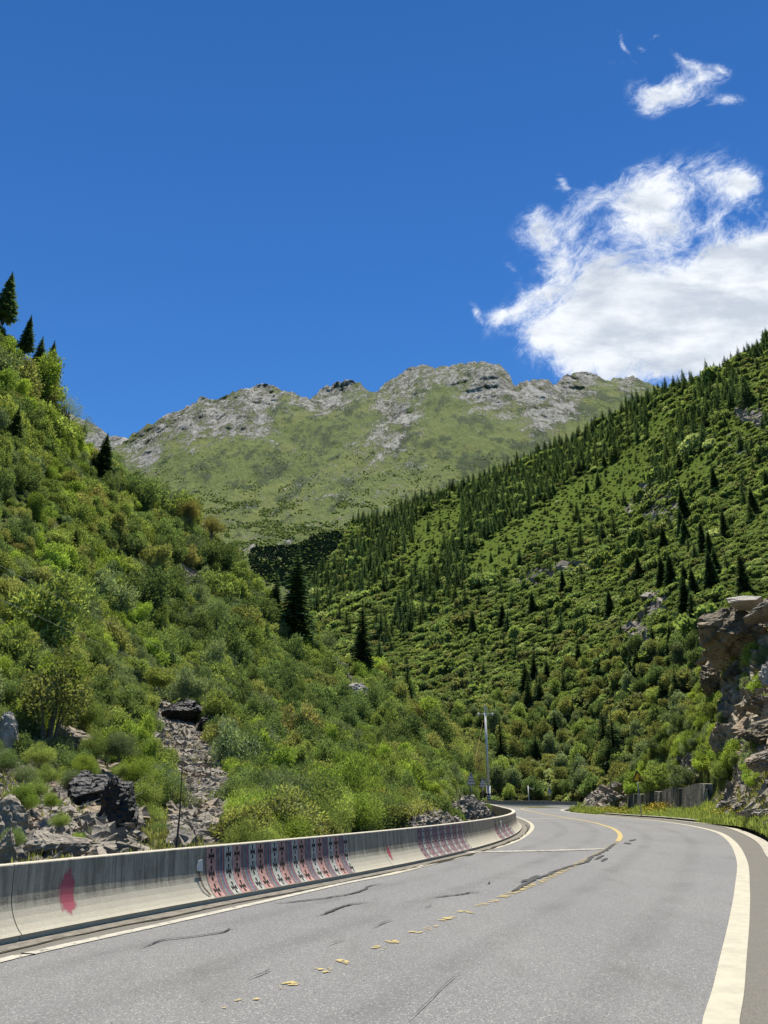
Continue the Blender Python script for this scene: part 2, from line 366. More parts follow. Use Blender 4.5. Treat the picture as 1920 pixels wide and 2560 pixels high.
def thin(q, dist):
    """grid-hash poisson thinning; dist scalar or array"""
    keep = []; cell = {}; dist = np.broadcast_to(dist, (len(q),)); cs = float(dist.max())
    for i, pt in enumerate(q):
        k = (int(pt[0]//cs), int(pt[1]//cs)); ok = True
        for a in (-1, 0, 1):
            for b in (-1, 0, 1):
                for j in cell.get((k[0]+a, k[1]+b), ()):
                    if (q[j][0]-pt[0])**2+(q[j][1]-pt[1])**2 < dist[i]**2: ok = False; break
                if not ok: break
            if not ok: break
        if ok: keep.append(i); cell.setdefault(k, []).append(i)
    return np.array(keep, int)
def hit(p, x, y):
    d = (p.px-x)**2+(p.py-y)**2; k = int(np.argmin(d)); i, j = np.unravel_index(k, d.shape)
    return p.W[i, j].copy()
# --- left spur
silL = [(-900, 60), (-400, 400), (-100, 720), (0, 835), (100, 985), (200, 1115), (300, 1195), (400, 1275), (450, 1290), (560, 1400), (650, 1485), (774, 1592), (831, 1640), (925, 1685), (998, 1745), (1070, 1815), (1110, 1865), (1150, 1935), (1182, 2000), (1200, 2030), (1240, 2050)]
botL = [(-900, 2500), (0, 2200), (500, 2150), (900, 2110), (1180, 2070), (1240, 2062)]
dL = [(0, 835, 190), (0, 1000, 150), (0, 1300, 110), (0, 1600, 75), (0, 1850, 44), (0, 2000, 29), (0, 2200, 17), (-400, 400, 190), (-400, 1200, 90), (-400, 1800, 30), (-900, 100, 190), (-900, 1500, 40), (-900, 2400, 12),
 (200, 1115, 192), (200, 1300, 142), (200, 1600, 92), (200, 1850, 56), (200, 2000, 36), (200, 2170, 19), (400, 1275, 195), (400, 1400, 160), (400, 1600, 120), (400, 1800, 80), (400, 1950, 52), (400, 2130, 25),
 (600, 1430, 190), (600, 1560, 150), (600, 1750, 105), (600, 1880, 74), (600, 1990, 48), (600, 2120, 28), (774, 1592, 180), (774, 1700, 140), (774, 1850, 92), (774, 1980, 56), (774, 2110, 33), (925, 1685, 175), (925, 1800, 130), (925, 1900, 92), (925, 2000, 60), (925, 2100, 37),
 (1070, 1815, 170), (1070, 1900, 130), (1070, 1970, 90), (1070, 2020, 60), (1070, 2080, 42), (1150, 1935, 170), (1150, 1980, 120), (1150, 2010, 85), (1150, 2060, 48), (1190, 2005, 150), (1190, 2062, 50), (1240, 2055, 62)]
rockL = [[(375, 1740), (410, 1755), (460, 1780), (510, 1845), (565, 1910), (600, 1990), (590, 2100), (425, 2125), (415, 1960), (375, 1850)],
 [(-60, 1880), (60, 1900), (140, 1960), (210, 2060), (250, 2150), (-60, 2180)], [(790, 1615), (830, 1640), (890, 1690), (905, 1755), (860, 1765), (830, 1700), (785, 1650)],
 [(430, 1395), (470, 1420), (525, 1450), (520, 1480), (470, 1480), (430, 1440)], [(180, 1900), (340, 1930), (350, 2140), (230, 2140)], [(1040, 2010), (1180, 1985), (1225, 2060), (1030, 2075)],
 [(265, 1265), (330, 1270), (385, 1300), (370, 1312), (270, 1285)]]
def rockfL(px, py):
    r = np.zeros(px.shape)
    for q in rockL: r = np.maximum(r, inpoly(px+18*(fbm(np.stack([px, py, py*0], -1), .03, 3)-.5), py+18*(fbm(np.stack([px, py, py*0+9], -1), .03, 3)-.5), q)*1.)
    return r*.95
PL = patch('hillside', M_hillL, (-900, 1240), botL, silL, dL, 430, 320, .022, .5, .06, rockfL, label='steep bushy hillside behind the concrete barrier', rockdisp=.8, vpow=.8)
# --- right valley side
silR = [(560, 1640), (700, 1560), (770, 1490), (800, 1432), (850, 1372), (880, 1305), (969, 1290), (1041, 1255), (1157, 1215), (1282, 1165), (1427, 1100), (1543, 1035), (1625, 985), (1715, 960), (1823, 915), (1883, 880), (1920, 845), (2100, 700), (2600, 440)]
botR = [(560, 2010), (1200, 2008), (1400, 2012), (1500, 2010), (2600, 2000)]
dR = [(1250, 2005, 185), (1400, 2005, 185), (1500, 2000, 170), (1700, 1500, 260), (1900, 1400, 265), (1900, 1200, 380), (1900, 1000, 560), (1910, 850, 800), (1600, 990, 850), (1600, 1200, 600), (1600, 1400, 400), (1500, 1600, 300), (1500, 1800, 240), (1300, 1800, 260), (1300, 1600, 360), (1300, 1400, 520), (1300, 1250, 700), (1290, 1170, 850), (1000, 1800, 300), (1000, 1600, 450), (1000, 1400, 650), (960, 1295, 850), (880, 1310, 850), (800, 1450, 700), (850, 1600, 480), (2300, 1500, 200), (2300, 900, 600), (2600, 440, 900), (700, 1560, 600), (700, 1800, 330), (600, 2000, 190), (2300, 1990, 120), (1800, 1900, 150), (1900, 1650, 190)]
z4 = lambda pts: zm((1300, 750), .3737, pts)
z3 = lambda pts: zm((800, 850), .4822, pts)
z6 = lambda pts: zm((1100, 1300), .4822, pts)
rockR = [z4([(830, 1240), (900, 1200), (1050, 1230), (1060, 1400), (1000, 1540), (880, 1560), (840, 1460), (700, 1420)]), z4([(1420, 740), (1659, 720), (1659, 880), (1480, 820)]), z4([(1380, 900), (1600, 900), (1500, 1060), (1330, 1000)]), z4([(1500, 380), (1659, 300), (1659, 500), (1560, 480)]),
 z6([(480, 260), (700, 210), (780, 250), (560, 320), (480, 350), (360, 340)]), z6([(1090, 400), (1170, 390), (1160, 520), (1080, 500)]), z6([(980, 560), (1080, 560), (1070, 660), (990, 660)]), z6([(430, 1000), (500, 960), (560, 980), (480, 1060), (400, 1110)]), z4([(80, 1810), (380, 1760), (340, 1860), (60, 1920)]), z4([(1150, 1780), (1000, 1660), (1080, 1630), (1000, 1700)])]
def openR(px, py):
    n = fbm(np.stack([np.asarray(px, float)/85, np.asarray(py, float)/55, np.asarray(px, float)*0+2], -1), 1., 4, .6, 95)
    return np.clip((n-.53)/.05, 0, 1)*np.clip((1620-py)/250, 0, 1)*.9
def rockfR(px, py):
    r = np.zeros(px.shape); w_ = 22*(fbm(np.stack([px, py, py*0], -1), .02, 4, .6)-.5)
    for q in rockR: r = np.maximum(r, inpoly(px+w_, py-w_, q)*.62)
    return r
dense = [z3([(160, 950), (160, 880), (350, 885), (480, 800), (740, 705), (1000, 610), (1300, 470), (1659, 290), (1700, 520), (1570, 570), (1500, 660), (1300, 720), (1180, 840), (1030, 930), (880, 1020), (760, 1160), (700, 1244), (600, 1260), (690, 1020), (800, 930), (900, 850), (940, 780), (820, 800), (740, 810), (600, 880), (480, 935), (470, 1080), (380, 1130), (240, 1260), (0, 1300), (100, 1130), (260, 1000)]),
 z4([(-400, 1150), (0, 1050), (300, 880), (650, 680), (880, 570), (1100, 515), (1400, 400), (1560, 320), (1659, 260), (1659, 380), (1560, 420), (1400, 470), (1250, 480), (1150, 640), (1000, 640), (950, 700), (850, 780), (850, 930), (700, 950), (600, 1060), (560, 1120), (480, 1120), (430, 1150), (200, 1320), (100, 1390), (0, 1420), (-400, 1500)]),
 z4([(860, 1180), (980, 950), (1060, 820), (1200, 740), (1200, 500), (1330, 440), (1440, 560), (1430, 730), (1240, 860), (1240, 1000), (1130, 1100), (1000, 1240), (860, 1240)]),
 [(690, 1520), (770, 1440), (880, 1420), (1010, 1440), (940, 1500), (870, 1490), (760, 1560), (680, 1620)], zm((600, 1250), .3617, [(1180, 600), (1500, 550), (1560, 560), (1440, 700), (1240, 900), (1000, 1020), (900, 900), (1060, 800)])]
meadow = [z3([(600, 880), (740, 815), (900, 800), (930, 810), (880, 870), (780, 940), (680, 1020), (640, 1130), (540, 1230), (420, 1244), (480, 1090), (470, 960)]), z3([(760, 1244), (800, 1160), (890, 1040), (1040, 950), (1190, 860), (1320, 740), (1520, 680), (1700, 560), (1700, 800), (1400, 950), (1250, 1040), (1100, 1040), (950, 1244)]),
 z4([(850, 800), (980, 780), (1010, 860), (960, 900), (880, 940), (870, 1110), (800, 1160), (700, 1200), (560, 1140), (680, 1060), (700, 960), (850, 940)]), z4([(200, 1330), (430, 1160), (560, 1140), (660, 1250), (500, 1400), (300, 1520), (100, 1600), (-300, 1700), (-200, 1500), (50, 1440)]), z4([(1130, 1110), (1240, 1010), (1300, 980), (1450, 1060), (1300, 1180), (1080, 1280), (1050, 1190)]), z4([(1390, 730), (1500, 700), (1659, 830), (1659, 900), (1400, 900)])]
PR = patch('valley_slope', M_hillR, (560, 2600), botR, silR, dR, 520, 330, .012, 1.5, .012, rockfR, meadf=lambda a_, b_: np.maximum(mval(meadow, a_, b_), openR(a_, b_)), label='long green mountainside rising on the right of the valley', rockdisp=2., vpow=1.0, back=((15, -.15), (60, -.4), (200, -.6), (500, -.7)))
# --- far mountain
M, t = material('mountain_rock_and_grass'); M_mount = M
p = pos(t); zc = t.mapv(p, (1, .4, .4), (0, .25, .1))
n1 = t.noise(zc, .018, 9, .68, .8); n3 = t.noise(zc, .085, 8, .80, .6); nb = t.noise(p, .0035, 5, .6); n4 = t.noise(zc, .3, 5, .75)
rk = t.ramp(t.m('ADD', t.m('MULTIPLY', n1, .34), t.m('ADD', t.m('MULTIPLY', n3, .40), t.m('MULTIPLY', n4, .26))), [(.42, (.09, .09, .088)), (.465, (.23, .23, .215)), (.505, (.54, .53, .50)), (.555, (.86, .85, .80))])
gr = t.mix(t.ss(nb, .38, .62), (.195, .265, .066, 1), (.260, .310, .082, 1))
gn = t.noise(t.mapv(p, (1, .3, .3), (0, 0, .6)), .030, 9, .72); gl = t.noise(t.mapv(p, (1, .3, .3), (0, 0, -.5)), .011, 5, .6)
gr = t.mix(t.ss(t.m('ADD', t.m('MULTIPLY', gn, .6), t.m('MULTIPLY', gl, .4)), .49, .57), gr, (.082, .125, .045, 1)); gr = t.mix(t.ss(t.noise(p, .05, 6, .7), .62, .72), gr, (.25, .235, .17, 1))
r = t.attr('rock'); f = t.ss(t.m('ADD', r, t.m('MULTIPLY', t.m('SUBTRACT', t.m('ADD', t.m('MULTIPLY', n1, .35), t.m('MULTIPLY', t.m('ADD', t.m('MULTIPLY', n3, .55), t.m('MULTIPLY', n4, .45)), .65)), .5), 8.5)), .34, .62)
princ(t, t.mix(f, gr, rk), .95, .1, t.m('ADD', t.m('MULTIPLY', t.m('MULTIPLY', n3, f), 1.), t.m('MULTIPLY', gn, 1.3)), 1., 26)
z2 = lambda pts: zm((200, 850), .4822, pts)
ridge = z2([(200, 545), (270, 490), (350, 440), (420, 410), (455, 376), (480, 366), (505, 372), (550, 345), (600, 320), (625, 296), (645, 287), (680, 298), (720, 302), (760, 280), (800, 262), (870, 245), (910, 232), (950, 220), (1010, 228), (1060, 265), (1100, 272), (1150, 287), (1195, 302), (1215, 283), (1270, 245), (1275, 236), (1300, 238), (1340, 210), (1400, 210), (1450, 228), (1500, 258), (1545, 262)])+z3([(310, 250), (340, 215), (400, 180), (470, 140), (530, 131), (580, 130), (597, 147), (640, 135), (690, 130), (730, 118), (800, 113), (860, 107), (890, 118), (930, 125), (980, 170), (1000, 225), (1015, 238), (1060, 208), (1120, 210), (1180, 203), (1215, 228), (1260, 185), (1330, 163), (1380, 157), (1430, 175), (1480, 212), (1500, 208), (1540, 195), (1620, 190), (1659, 205)])+[(1700, 985), (1900, 1080), (2300, 1200)]
ridge = [(100, 1240), (200, 1180)]+ridge
dM = [(300, 1110, 2250), (560, 1000, 2450), (850, 960, 2600), (1215, 905, 2350), (1500, 940, 2200), (1900, 1080, 2000), (100, 1240, 1900), (400, 1200, 1850), (700, 1200, 1800), (1000, 1200, 1550), (1300, 1150, 1500), (1600, 1050, 1700), (700, 1350, 1300), (500, 1400, 1250), (900, 1400, 1000), (1200, 1400, 1150), (200, 1500, 1100), (700, 1550, 800), (1500, 1300, 1400), (2300, 1200, 1900), (2200, 1500, 1300)]
blobs = [(*z2([(x, y)])[0], rr*.4822, ww) for x, y, rr, ww in [(330, 560, 120, .7), (350, 640, 70, .5), (450, 450, 130, .8), (600, 420, 130, .9), (700, 470, 110, .9), (830, 400, 130, 1), (950, 290, 110, 1.1), (880, 480, 70, .7), (1000, 470, 50, .6), (1330, 270, 120, 1), (1230, 330, 80, .8), (1120, 310, 60, .3), (1090, 590, 45, .35)]]
blobs += [(*z3([(x, y)])[0], rr*.4822, ww) for x, y, rr, ww in [(60, 290, 110, .9), (430, 230, 150, .6), (400, 420, 140, .55), (330, 520, 120, .6), (150, 560, 70, .5), (520, 150, 80, .6), (700, 200, 120, .6), (880, 200, 120, .9), (950, 280, 110, .8), (1130, 250, 120, .75), (1300, 220, 100, .6), (1400, 190, 90, .7), (1590, 220, 60, .8), (760, 380, 90, .45), (900, 330, 90, .5), (1200, 390, 150, .45), (1100, 450, 110, .45), (500, 400, 90, .4), (1300, 350, 90, .4)]]
greens = [(*z3([(x, y)])[0], rr*.4822, ww) for x, y, rr, ww in [(700, 480, 160, .8), (640, 330, 60, .9), (180, 430, 100, .9), (1500, 300, 90, .5), (800, 600, 200, .8)]]+[(*z2([(x, y)])[0], rr*.4822, ww) for x, y, rr, ww in [(1250, 470, 130, .9), (700, 640, 200, .9), (900, 560, 60, .6), (1030, 390, 35, .6), (1450, 330, 50, .5)]]
def rockfM(px, py):
    r = np.zeros(px.shape)
    for x, y, rr, ww in blobs: r = r+ww*np.exp(-(((px-x)/rr)**2+((py-y)/rr)**2))
    for x, y, rr, ww in greens: r = r-ww*np.exp(-(((px-x)/rr)**2+((py-y)/rr)**2))
    return np.clip(r*.62-.02+.22*np.clip(1-(py-np.interp(px[0], *zip(*ridge))[None])/38, 0, 1), -.32, .66)
PM = patch('mountain', M_mount, (100, 2300), [(100, 1620), (2300, 1620)], ridge, dM, 1000, 460, .034, 5., .0065, rockfM, label='far mountain with grey rock crest and green flanks', ridge=True, aniso=(1, .22, .22), rockdisp=1.0, vpow=1.0, back=((25, -.5), (100, -.8), (400, -.9)), silnoise=17)
# far snowy-looking rock behind the notch on the left
PN = patch('distant_peak', M_mount, (60, 420), [(60, 1200), (420, 1200)], z2([(-180, 300), (-60, 380), (60, 432), (110, 458), (150, 498), (190, 498), (240, 506), (300, 530), (420, 600)]), [(60, 1040, 3600), (250, 1095, 3500), (250, 1200, 3000), (400, 1200, 3000), (60, 1200, 3000)], 120, 40, .02, 8, .006, lambda a, b: a*0+.9, label='pale grey distant peak behind the left mountain notch', back=((100, -.8), (400, -.9)), silnoise=6)
# --- near right bank
lip = [(2600, 2620), (2300, 2390), (2100, 2215), (2000, 2140), (1960, 2112), (1920, 2088), (1889, 2074), (1851, 2065), (1812, 2060.5), (1764, 2056.5), (1687, 2050), (1619, 2044), (1539, 2038.5), (1452, 2031.5), (1425, 2028)]
botB = [(x, y+1.5) for x, y in lip[::-1]]
silB = [(1425, 2024), (1440, 2016), (1452, 2008), (1475, 1990), (1500, 1972), (1530, 1965), (1560, 1955), (1600, 1915), (1650, 1865), (1690, 1810), (1720, 1775), (1745, 1735), (1757, 1700), (1775, 1640), (1800, 1570), (1850, 1520), (1920, 1510), (2100, 1440), (2600, 1300)]
dB = [(1425, 2026, 100), (1452, 2030, 92), (1452, 2009, 97), (1539, 2037, 83), (1530, 1966, 95), (1619, 2043, 73), (1560, 1960, 112), (1556, 2021, 107), (1556, 1976, 111), (1600, 1915, 110), (1650, 2026.5, 91), (1650, 1968, 97), (1687, 2049, 65), (1700, 2032, 82), (1700, 1962, 89), (1753, 2036, 76), (1753, 1958, 82), (1700, 1850, 96), (1690, 1810, 100), (1764, 2056, 57), (1800, 2030, 66), (1805, 1960, 72), (1780, 1850, 80), (1757, 1710, 96), (1812, 2060, 53), (1850, 2050, 54), (1850, 1950, 60), (1850, 1800, 70), (1850, 1650, 78), (1850, 1520, 84), (1920, 2086, 40), (1920, 2060, 43), (1920, 1950, 52), (1920, 1800, 62), (1920, 1510, 80), (2100, 2200, 25), (2100, 1900, 42), (2100, 1440, 72), (2600, 2600, 11), (2600, 2000, 25), (2600, 1300, 55)]
rockB = [[(1757, 1650), (1780, 1590), (1930, 1500), (2600, 1300), (2600, 2200), (1930, 2060), (1870, 2045), (1800, 2040), (1790, 2000), (1830, 1960), (1850, 1900), (1810, 1870), (1795, 1830), (1830, 1790), (1800, 1740), (1770, 1720)], [(1465, 1990), (1510, 1945), (1560, 1970), (1560, 2020), (1470, 2022)], [(1700, 1900), (1740, 1880), (1745, 1950), (1700, 1950)]]
grassB = [[(1840, 1660), (1920, 1640), (1920, 1760), (1850, 1730), (1820, 1700)], [(1880, 1850), (1915, 1850), (1900, 1960), (1870, 1960)]]
def rockfB(px, py):
    r = np.zeros(px.shape)
    for q in rockB: r = np.maximum(r, inpoly(px, py, q)*.9)
    for q in grassB: r = np.minimum(r, 1-.75*inpoly(px, py, q))
    return r
M_bank = terrainmat('bank_grass_and_rock', (.10, .145, .035), (.165, .175, .06), 1.3, dict(light=(.34, .30, .245), mid=(.22, .195, .155), dark=(.09, .08, .066), warm=(.35, .275, .205)), gsc=.7, bd=.25)
PB = patch('rocky_bank', M_bank, (1425, 2600), botB, silB, dB, 420, 300, .018, .35, .22, rockfB, label='rocky roadside bank on the inside of the right bend', rockdisp=1.3, ridge=True, vpow=.9, back=((5, -.3), (15, -.6), (40, -.8)))
# ------------------------------------------------------------------ road and ground
def catmull(pts, k=8):
    pts = np.asarray(pts, float); n = len(pts); out = []
    for i in range(n-1):
        p0, p1, p2, p3 = pts[max(i-1, 0)], pts[i], pts[i+1], pts[min(i+2, n-1)]
        for t_ in np.arange(k)/k: out.append(.5*((2*p1)+(-p0+p2)*t_+(2*p0-5*p1+4*p2-p3)*t_**2+(-p0+3*p1-3*p2+p3)*t_**3))
    out.append(pts[-1]); return np.array(out)
def smooth(q, it=2):
    q = np.array(q, float)
    for _ in range(it): q[1:-1] = .25*q[:-2]+.5*q[1:-1]+.25*q[2:]
    return q
def resample(q, step):
    d = np.concatenate([[0], np.cumsum(np.linalg.norm(np.diff(q, axis=0), axis=1))]); n = max(2, int(round(d[-1]/step))+1)
    s = np.linspace(0, d[-1], n); return np.stack([np.interp(s, d, q[:, k]) for k in range(q.shape[1])], 1), s
def zdip(q):
    q = np.array(q, float); e = np.maximum(0, q[:, 0]-31.)*(q[:, 1] > 110); q[:, 2] -= .0022*e**2+.02*e; return q
# asphalt
m, t = material('asphalt'); M_asph = m; p = pos(t)
big = t.noise(t.mapv(p, (1, .35, 1), (0, 0, .3)), .35, 4, .55); fine = t.noise(p, 70, 4, .85); spc = t.vor(p, 75, 'F1', 1)
sps = t.n('ShaderNodeSeparateColor'); t.set(sps.inputs[0], spc); spk = t.ss(sps.outputs[0], .84, .97); dk = t.ss(sps.outputs[1], .84, .97)
c = t.mix(t.ss(big, .3, .7), (.188, .191, .196, 1), (.216, .218, .219, 1)); k = t.ss(fine, .28, .72, .62, 1.36)
c = t.mix(1., c, t.n('ShaderNodeCombineColor', i_0=k, i_1=k, i_2=k).outputs[0], 'MULTIPLY')
c = t.mix(t.m('MULTIPLY', spk, .75), c, (.46, .46, .45, 1)); c = t.mix(t.m('MULTIPLY', dk, .6), c, (.07, .07, .075, 1))
c = t.mix(t.m('MULTIPLY', t.ss(t.noise(t.mapv(p, (1, .3, 1), (0, 0, .35)), .9, 6, .65), .5, .75), .4), c, (.12, .115, .105, 1))
princ(t, c, .85, .25, t.m('ADD', fine, t.vor(p, 60)), .35, .006)
m, t = material('shoulder_asphalt'); M_sh = m; p = pos(t)
c = t.mix(t.noise(p, 2.2, 6, .7), (.145, .14, .125, 1), (.205, .195, .17, 1)); k = t.ss(t.noise(p, 40, 3, .8), .3, .7, .75, 1.25)
princ(t, t.mix(1., c, t.n('ShaderNodeCombineColor', i_0=k, i_1=k, i_2=k).outputs[0], 'MULTIPLY'), .9, .2, t.noise(p, 30, 4, .7), .3, .006)
def sheet(name, poly, z, mat, dense=None):
    v3 = [Vector((a, b, 0)) for a, b in poly]; tr = tessellate_polygon([v3])
    v = np.array([(a, b, z) for a, b in poly], float); v = zdip(v)
    tr = [x if np.cross(v[x[1]][:2]-v[x[0]][:2], v[x[2]][:2]-v[x[0]][:2]) > 0 else x[::-1] for x in tr]
    return mk(name, mesh(name, v, np.array(tr)), mat)
# barrier reference line (top front edge), right side faces the road
bt = np.array([(-4.94, 10.87), (-4.37, 11.71), (-3.86, 13.22), (-3.24, 14.72), (-2.1, 16.47), (-.99, 19.67), (0, 21.92), (.52, 22.43), (1.92, 25.42), (3.87, 30.28), (4.99, 34.1), (6.04, 39.0), (7.08, 44.55), (-5.2, 11.36), (-4.69, 12.3), (-4.1, 13.65), (-3.3, 14.95), (-2.3, 16.55), (-1.1, 19.6), (-.05, 22.7), (.9, 24.7), (1.76, 27), (2.6, 28.8), (3.8, 32.2), (5, 36.1), (6.3, 41.6), (7.4, 47.5), (8.2, 53), (9.8, 66.7)])
cf = np.polyfit(np.log(bt[:, 1]), bt[:, 0], 4)
ys = np.linspace(11, 64, 40); near = np.stack([np.polyval(cf, np.log(ys)), ys], 1)
d0 = near[0]-near[1]; d0 /= np.linalg.norm(d0)
farp = np.array([(12.05, 93), (13.6, 115), (15.6, 136), (17.2, 147), (19.3, 153.5), (22.5, 156.5), (28, 157), (32, 157.2), (38, 160), (46, 163), (60, 166)])
bline = np.concatenate([[near[0]+d0*14, near[0]+d0*9, near[0]+d0*4.5], near, farp])
bline = catmull(bline, 10); bline, bs = resample(bline, .3); bline = smooth(bline, 10)
bline = np.concatenate([bline, np.zeros((len(bline), 1))], 1); bline = zdip(bline); bs = np.concatenate([[0], np.cumsum(np.linalg.norm(np.diff(bline[:, :2], axis=0), axis=1))])
bd = np.gradient(bline[:, :2], axis=0); bd /= np.linalg.norm(bd, axis=1)[:, None]; bn = np.stack([bd[:, 1], -bd[:, 0]], 1)
def bat(s):
    q = np.array([np.interp(s, bs, bline[:, k]) for k in range(3)]); n = np.array([np.interp(s, bs, bn[:, k]) for k in range(2)]); return q, n/np.linalg.norm(n)
bpx, bqy = proj(bline+np.array([0, 0, .88]))
i8 = int(np.argmax(bline[:, 1] > 7)); iturn = i8+int(np.argmax(bpx[i8:int(np.searchsorted(bs, 90))]))
def s_of_px(x): return float(np.interp(x, bpx[i8:iturn], bs[i8:iturn]))
def off(line, d): 
    g = np.gradient(line[:, :2], axis=0); g /= np.linalg.norm(g, axis=1)[:, None]; return line[:, :2]+np.stack([g[:, 1], -g[:, 0]], 1)*d
wl = [(1800, 2620), (1808, 2560), (1822, 2475), (1834, 2392), (1848, 2305), (1856, 2218), (1854, 2149), (1828, 2103), (1788, 2079), (1712, 2062), (1625, 2050), (1539, 2042), (1452, 2034), (1417, 2029.5), (1404, 2026.3), (1408, 2023.5), (1420, 2021.5), (1446, 2020)]
kb = [(1970, 2240), (1945, 2182), (1920, 2147), (1901, 2116), (1880, 2098), (1841, 2079), (1808, 2068), (1774, 2061.5), (1735, 2057.5), (1687, 2052), (1619, 2045.5), (1539, 2040), (1452, 2032.8), (1427, 2029), (1412, 2026), (1425, 2022.7), (1446, 2021)]
def gpts(pts): return G(*np.array(pts, float).T)[:, :2]
WLg = gpts(wl); KBg = gpts(kb)
# continue kerb line behind the camera parallel to the white line
KBg = np.concatenate([[(1.7, -9), (3.05, 0), (4.35, 6.6), (5.9, 10.4), (8.55, 17.6)], KBg[2:]])
print('kerb', KBg[:9].round(2).tolist()); WLg = np.concatenate([[(.1, -9), (1.6, 1)], WLg])
KBd = smooth(resample(catmull(KBg, 8), .5)[0], 6); WLd = smooth(resample(catmull(WLg, 8), .4)[0], 5)
LB = off(bline, .2)
poly = [tuple(x) for x in LB[::3]]+[(62, 150), (40, 133.5)]+[tuple(x) for x in KBd[::-2]]
road = tag(sheet('road', poly, 0, M_asph), 'grey asphalt mountain road curving to the left', 'road', kind='structure')
# big ground sheet
g1 = np.concatenate([-np.geomspace(6000, 60, 14), np.linspace(-45, 60, 60), np.geomspace(80, 6000, 14)]); g2 = np.concatenate([[-3000, -800, -200, -60], np.linspace(-30, 175, 90), np.geomspace(190, 7000, 16)])
gx, gy = np.meshgrid(g1, g2); ds = []
for a, b in zip(gx.ravel(), gy.ravel()):
    dd = (bline[::4, 0]-a)**2+(bline[::4, 1]-b)**2; k = int(np.argmin(dd)); n = bn[::4][k]; ds.append(((a-bline[::4][k, 0])*n[0]+(b-bline[::4][k, 1])*n[1], math.sqrt(dd[k])))
ds = np.array(ds); sgn = np.where(ds[:, 0] < 0, np.minimum(1, np.maximum(0, ds[:, 1]-.3)/8), 0)
gz = -.12-1.4*sgn*sgn*(3-2*sgn); gz = np.where((gx.ravel() > 30) & (gy.ravel() > 110), gz-2.5, gz); gz = np.where(gy.ravel() > 250, -3, gz)
gz = np.where((ds[:, 0] > 0) & (gx.ravel() > 5) & (gy.ravel() < 110), gz-.5, gz)
tag(mk('ground', mesh('ground', np.stack([gx.ravel(), gy.ravel(), gz], 1), gridf(*gx.shape), vattr={'rock': gx.ravel()*0}), M_hillL), 'earth and grass of the valley floor', 'ground', kind='structure')
def strip(name, line, d0, d1, z, mat, s0=None, s1=None, attr=True, wob=0):
    line = np.asarray(line)[:, :2]
    s = np.concatenate([[0], np.cumsum(np.linalg.norm(np.diff(line, axis=0), axis=1))])
    a = off(line, d0); b = off(line, d1)
    if wob: b = b+(off(line, 1)-line)*(wob*(fbm(np.stack([s, s*0, s*0], 1), 1.1, 4, .7, 3)-.5))[:, None]
    m_ = np.ones(len(s), bool)
    if s0 is not None: m_ = (s >= s0) & (s <= s1)
    a, b, s = a[m_], b[m_], s[m_]; n = len(s)
    v = np.concatenate([np.c_[a, np.full(n, z)], np.c_[b, np.full(n, z)]]); v = zdip(v)
    return mk(name, mesh(name, v, gridf(2, n)[:, ::-1], vattr={'st': np.concatenate([np.c_[s, s*0, s*0], np.c_[s, s*0+1, s*0]])}), mat)
# shoulder between barrier and white line
m, t = material('dirty_gutter_concrete'); M_gut = m; p = pos(t)
c = t.ramp(t.noise(p, 5, 8, .75, .6), [(.3, (.10, .09, .075)), (.5, (.24, .225, .195)), (.7, (.34, .32, .28))])
princ(t, c, .95, .1, t.noise(p, 9, 8, .75), .8, .03)
llw = [(-60, 2418), (0, 2403), (174, 2362), (347, 2325), (521, 2286), (694, 2247), (868, 2207), (960, 2190), (1076, 2161), (1191, 2133), (1278, 2108), (1316, 2087), (1331, 2069), (1324, 2056.5), (1302, 2046), (1285, 2040), (1268, 2034), (1247, 2027), (1236, 2022), (1250, 2019), (1275, 2017.5), (1330, 2017.2), (1389, 2018)]
LLg = gpts(llw); e = LLg[0]-LLg[1]; e /= np.linalg.norm(e); LLg = np.concatenate([[LLg[0]+e*15], LLg]); LLd = smooth(resample(catmull(LLg, 8), .3)[0], 6)
sh1 = np.array([LLd[np.argmin(((LLd-q)**2).sum(1))] for q in bline[:, :2]])
i1 = int(np.searchsorted(bs, 100)); a_ = off(bline, .2)[:i1]; b_ = sh1[:i1]
tag(mk('road_shoulder', mesh('shoulder', np.concatenate([np.c_[a_, np.full(i1, .004)], np.c_[b_, np.full(i1, .004)]]), gridf(2, i1)[:, ::-1]), M_sh), 'tan grey shoulder strip along the barrier foot', 'road shoulder', kind='structure')
tag(strip('gutter_strip', bline, .2, .62, .010, M_gut, 0, 110, wob=.22), 'crumbling dirty concrete gutter strip at the barrier foot', 'gutter', kind='structure')
i2 = int(np.argmin(np.abs(KBd[:, 1]-85)))
sh2 = np.array([WLd[np.argmin(((WLd-q)**2).sum(1))] for q in KBd])[:i2]
tag(mk('road_shoulder', mesh('shoulder_r', np.concatenate([np.c_[KBd[:i2], np.full(i2, .004)], np.c_[sh2, np.full(i2, .004)]]), gridf(2, i2)), M_sh), 'grey shoulder strip outside the right edge line', 'road shoulder', kind='structure')
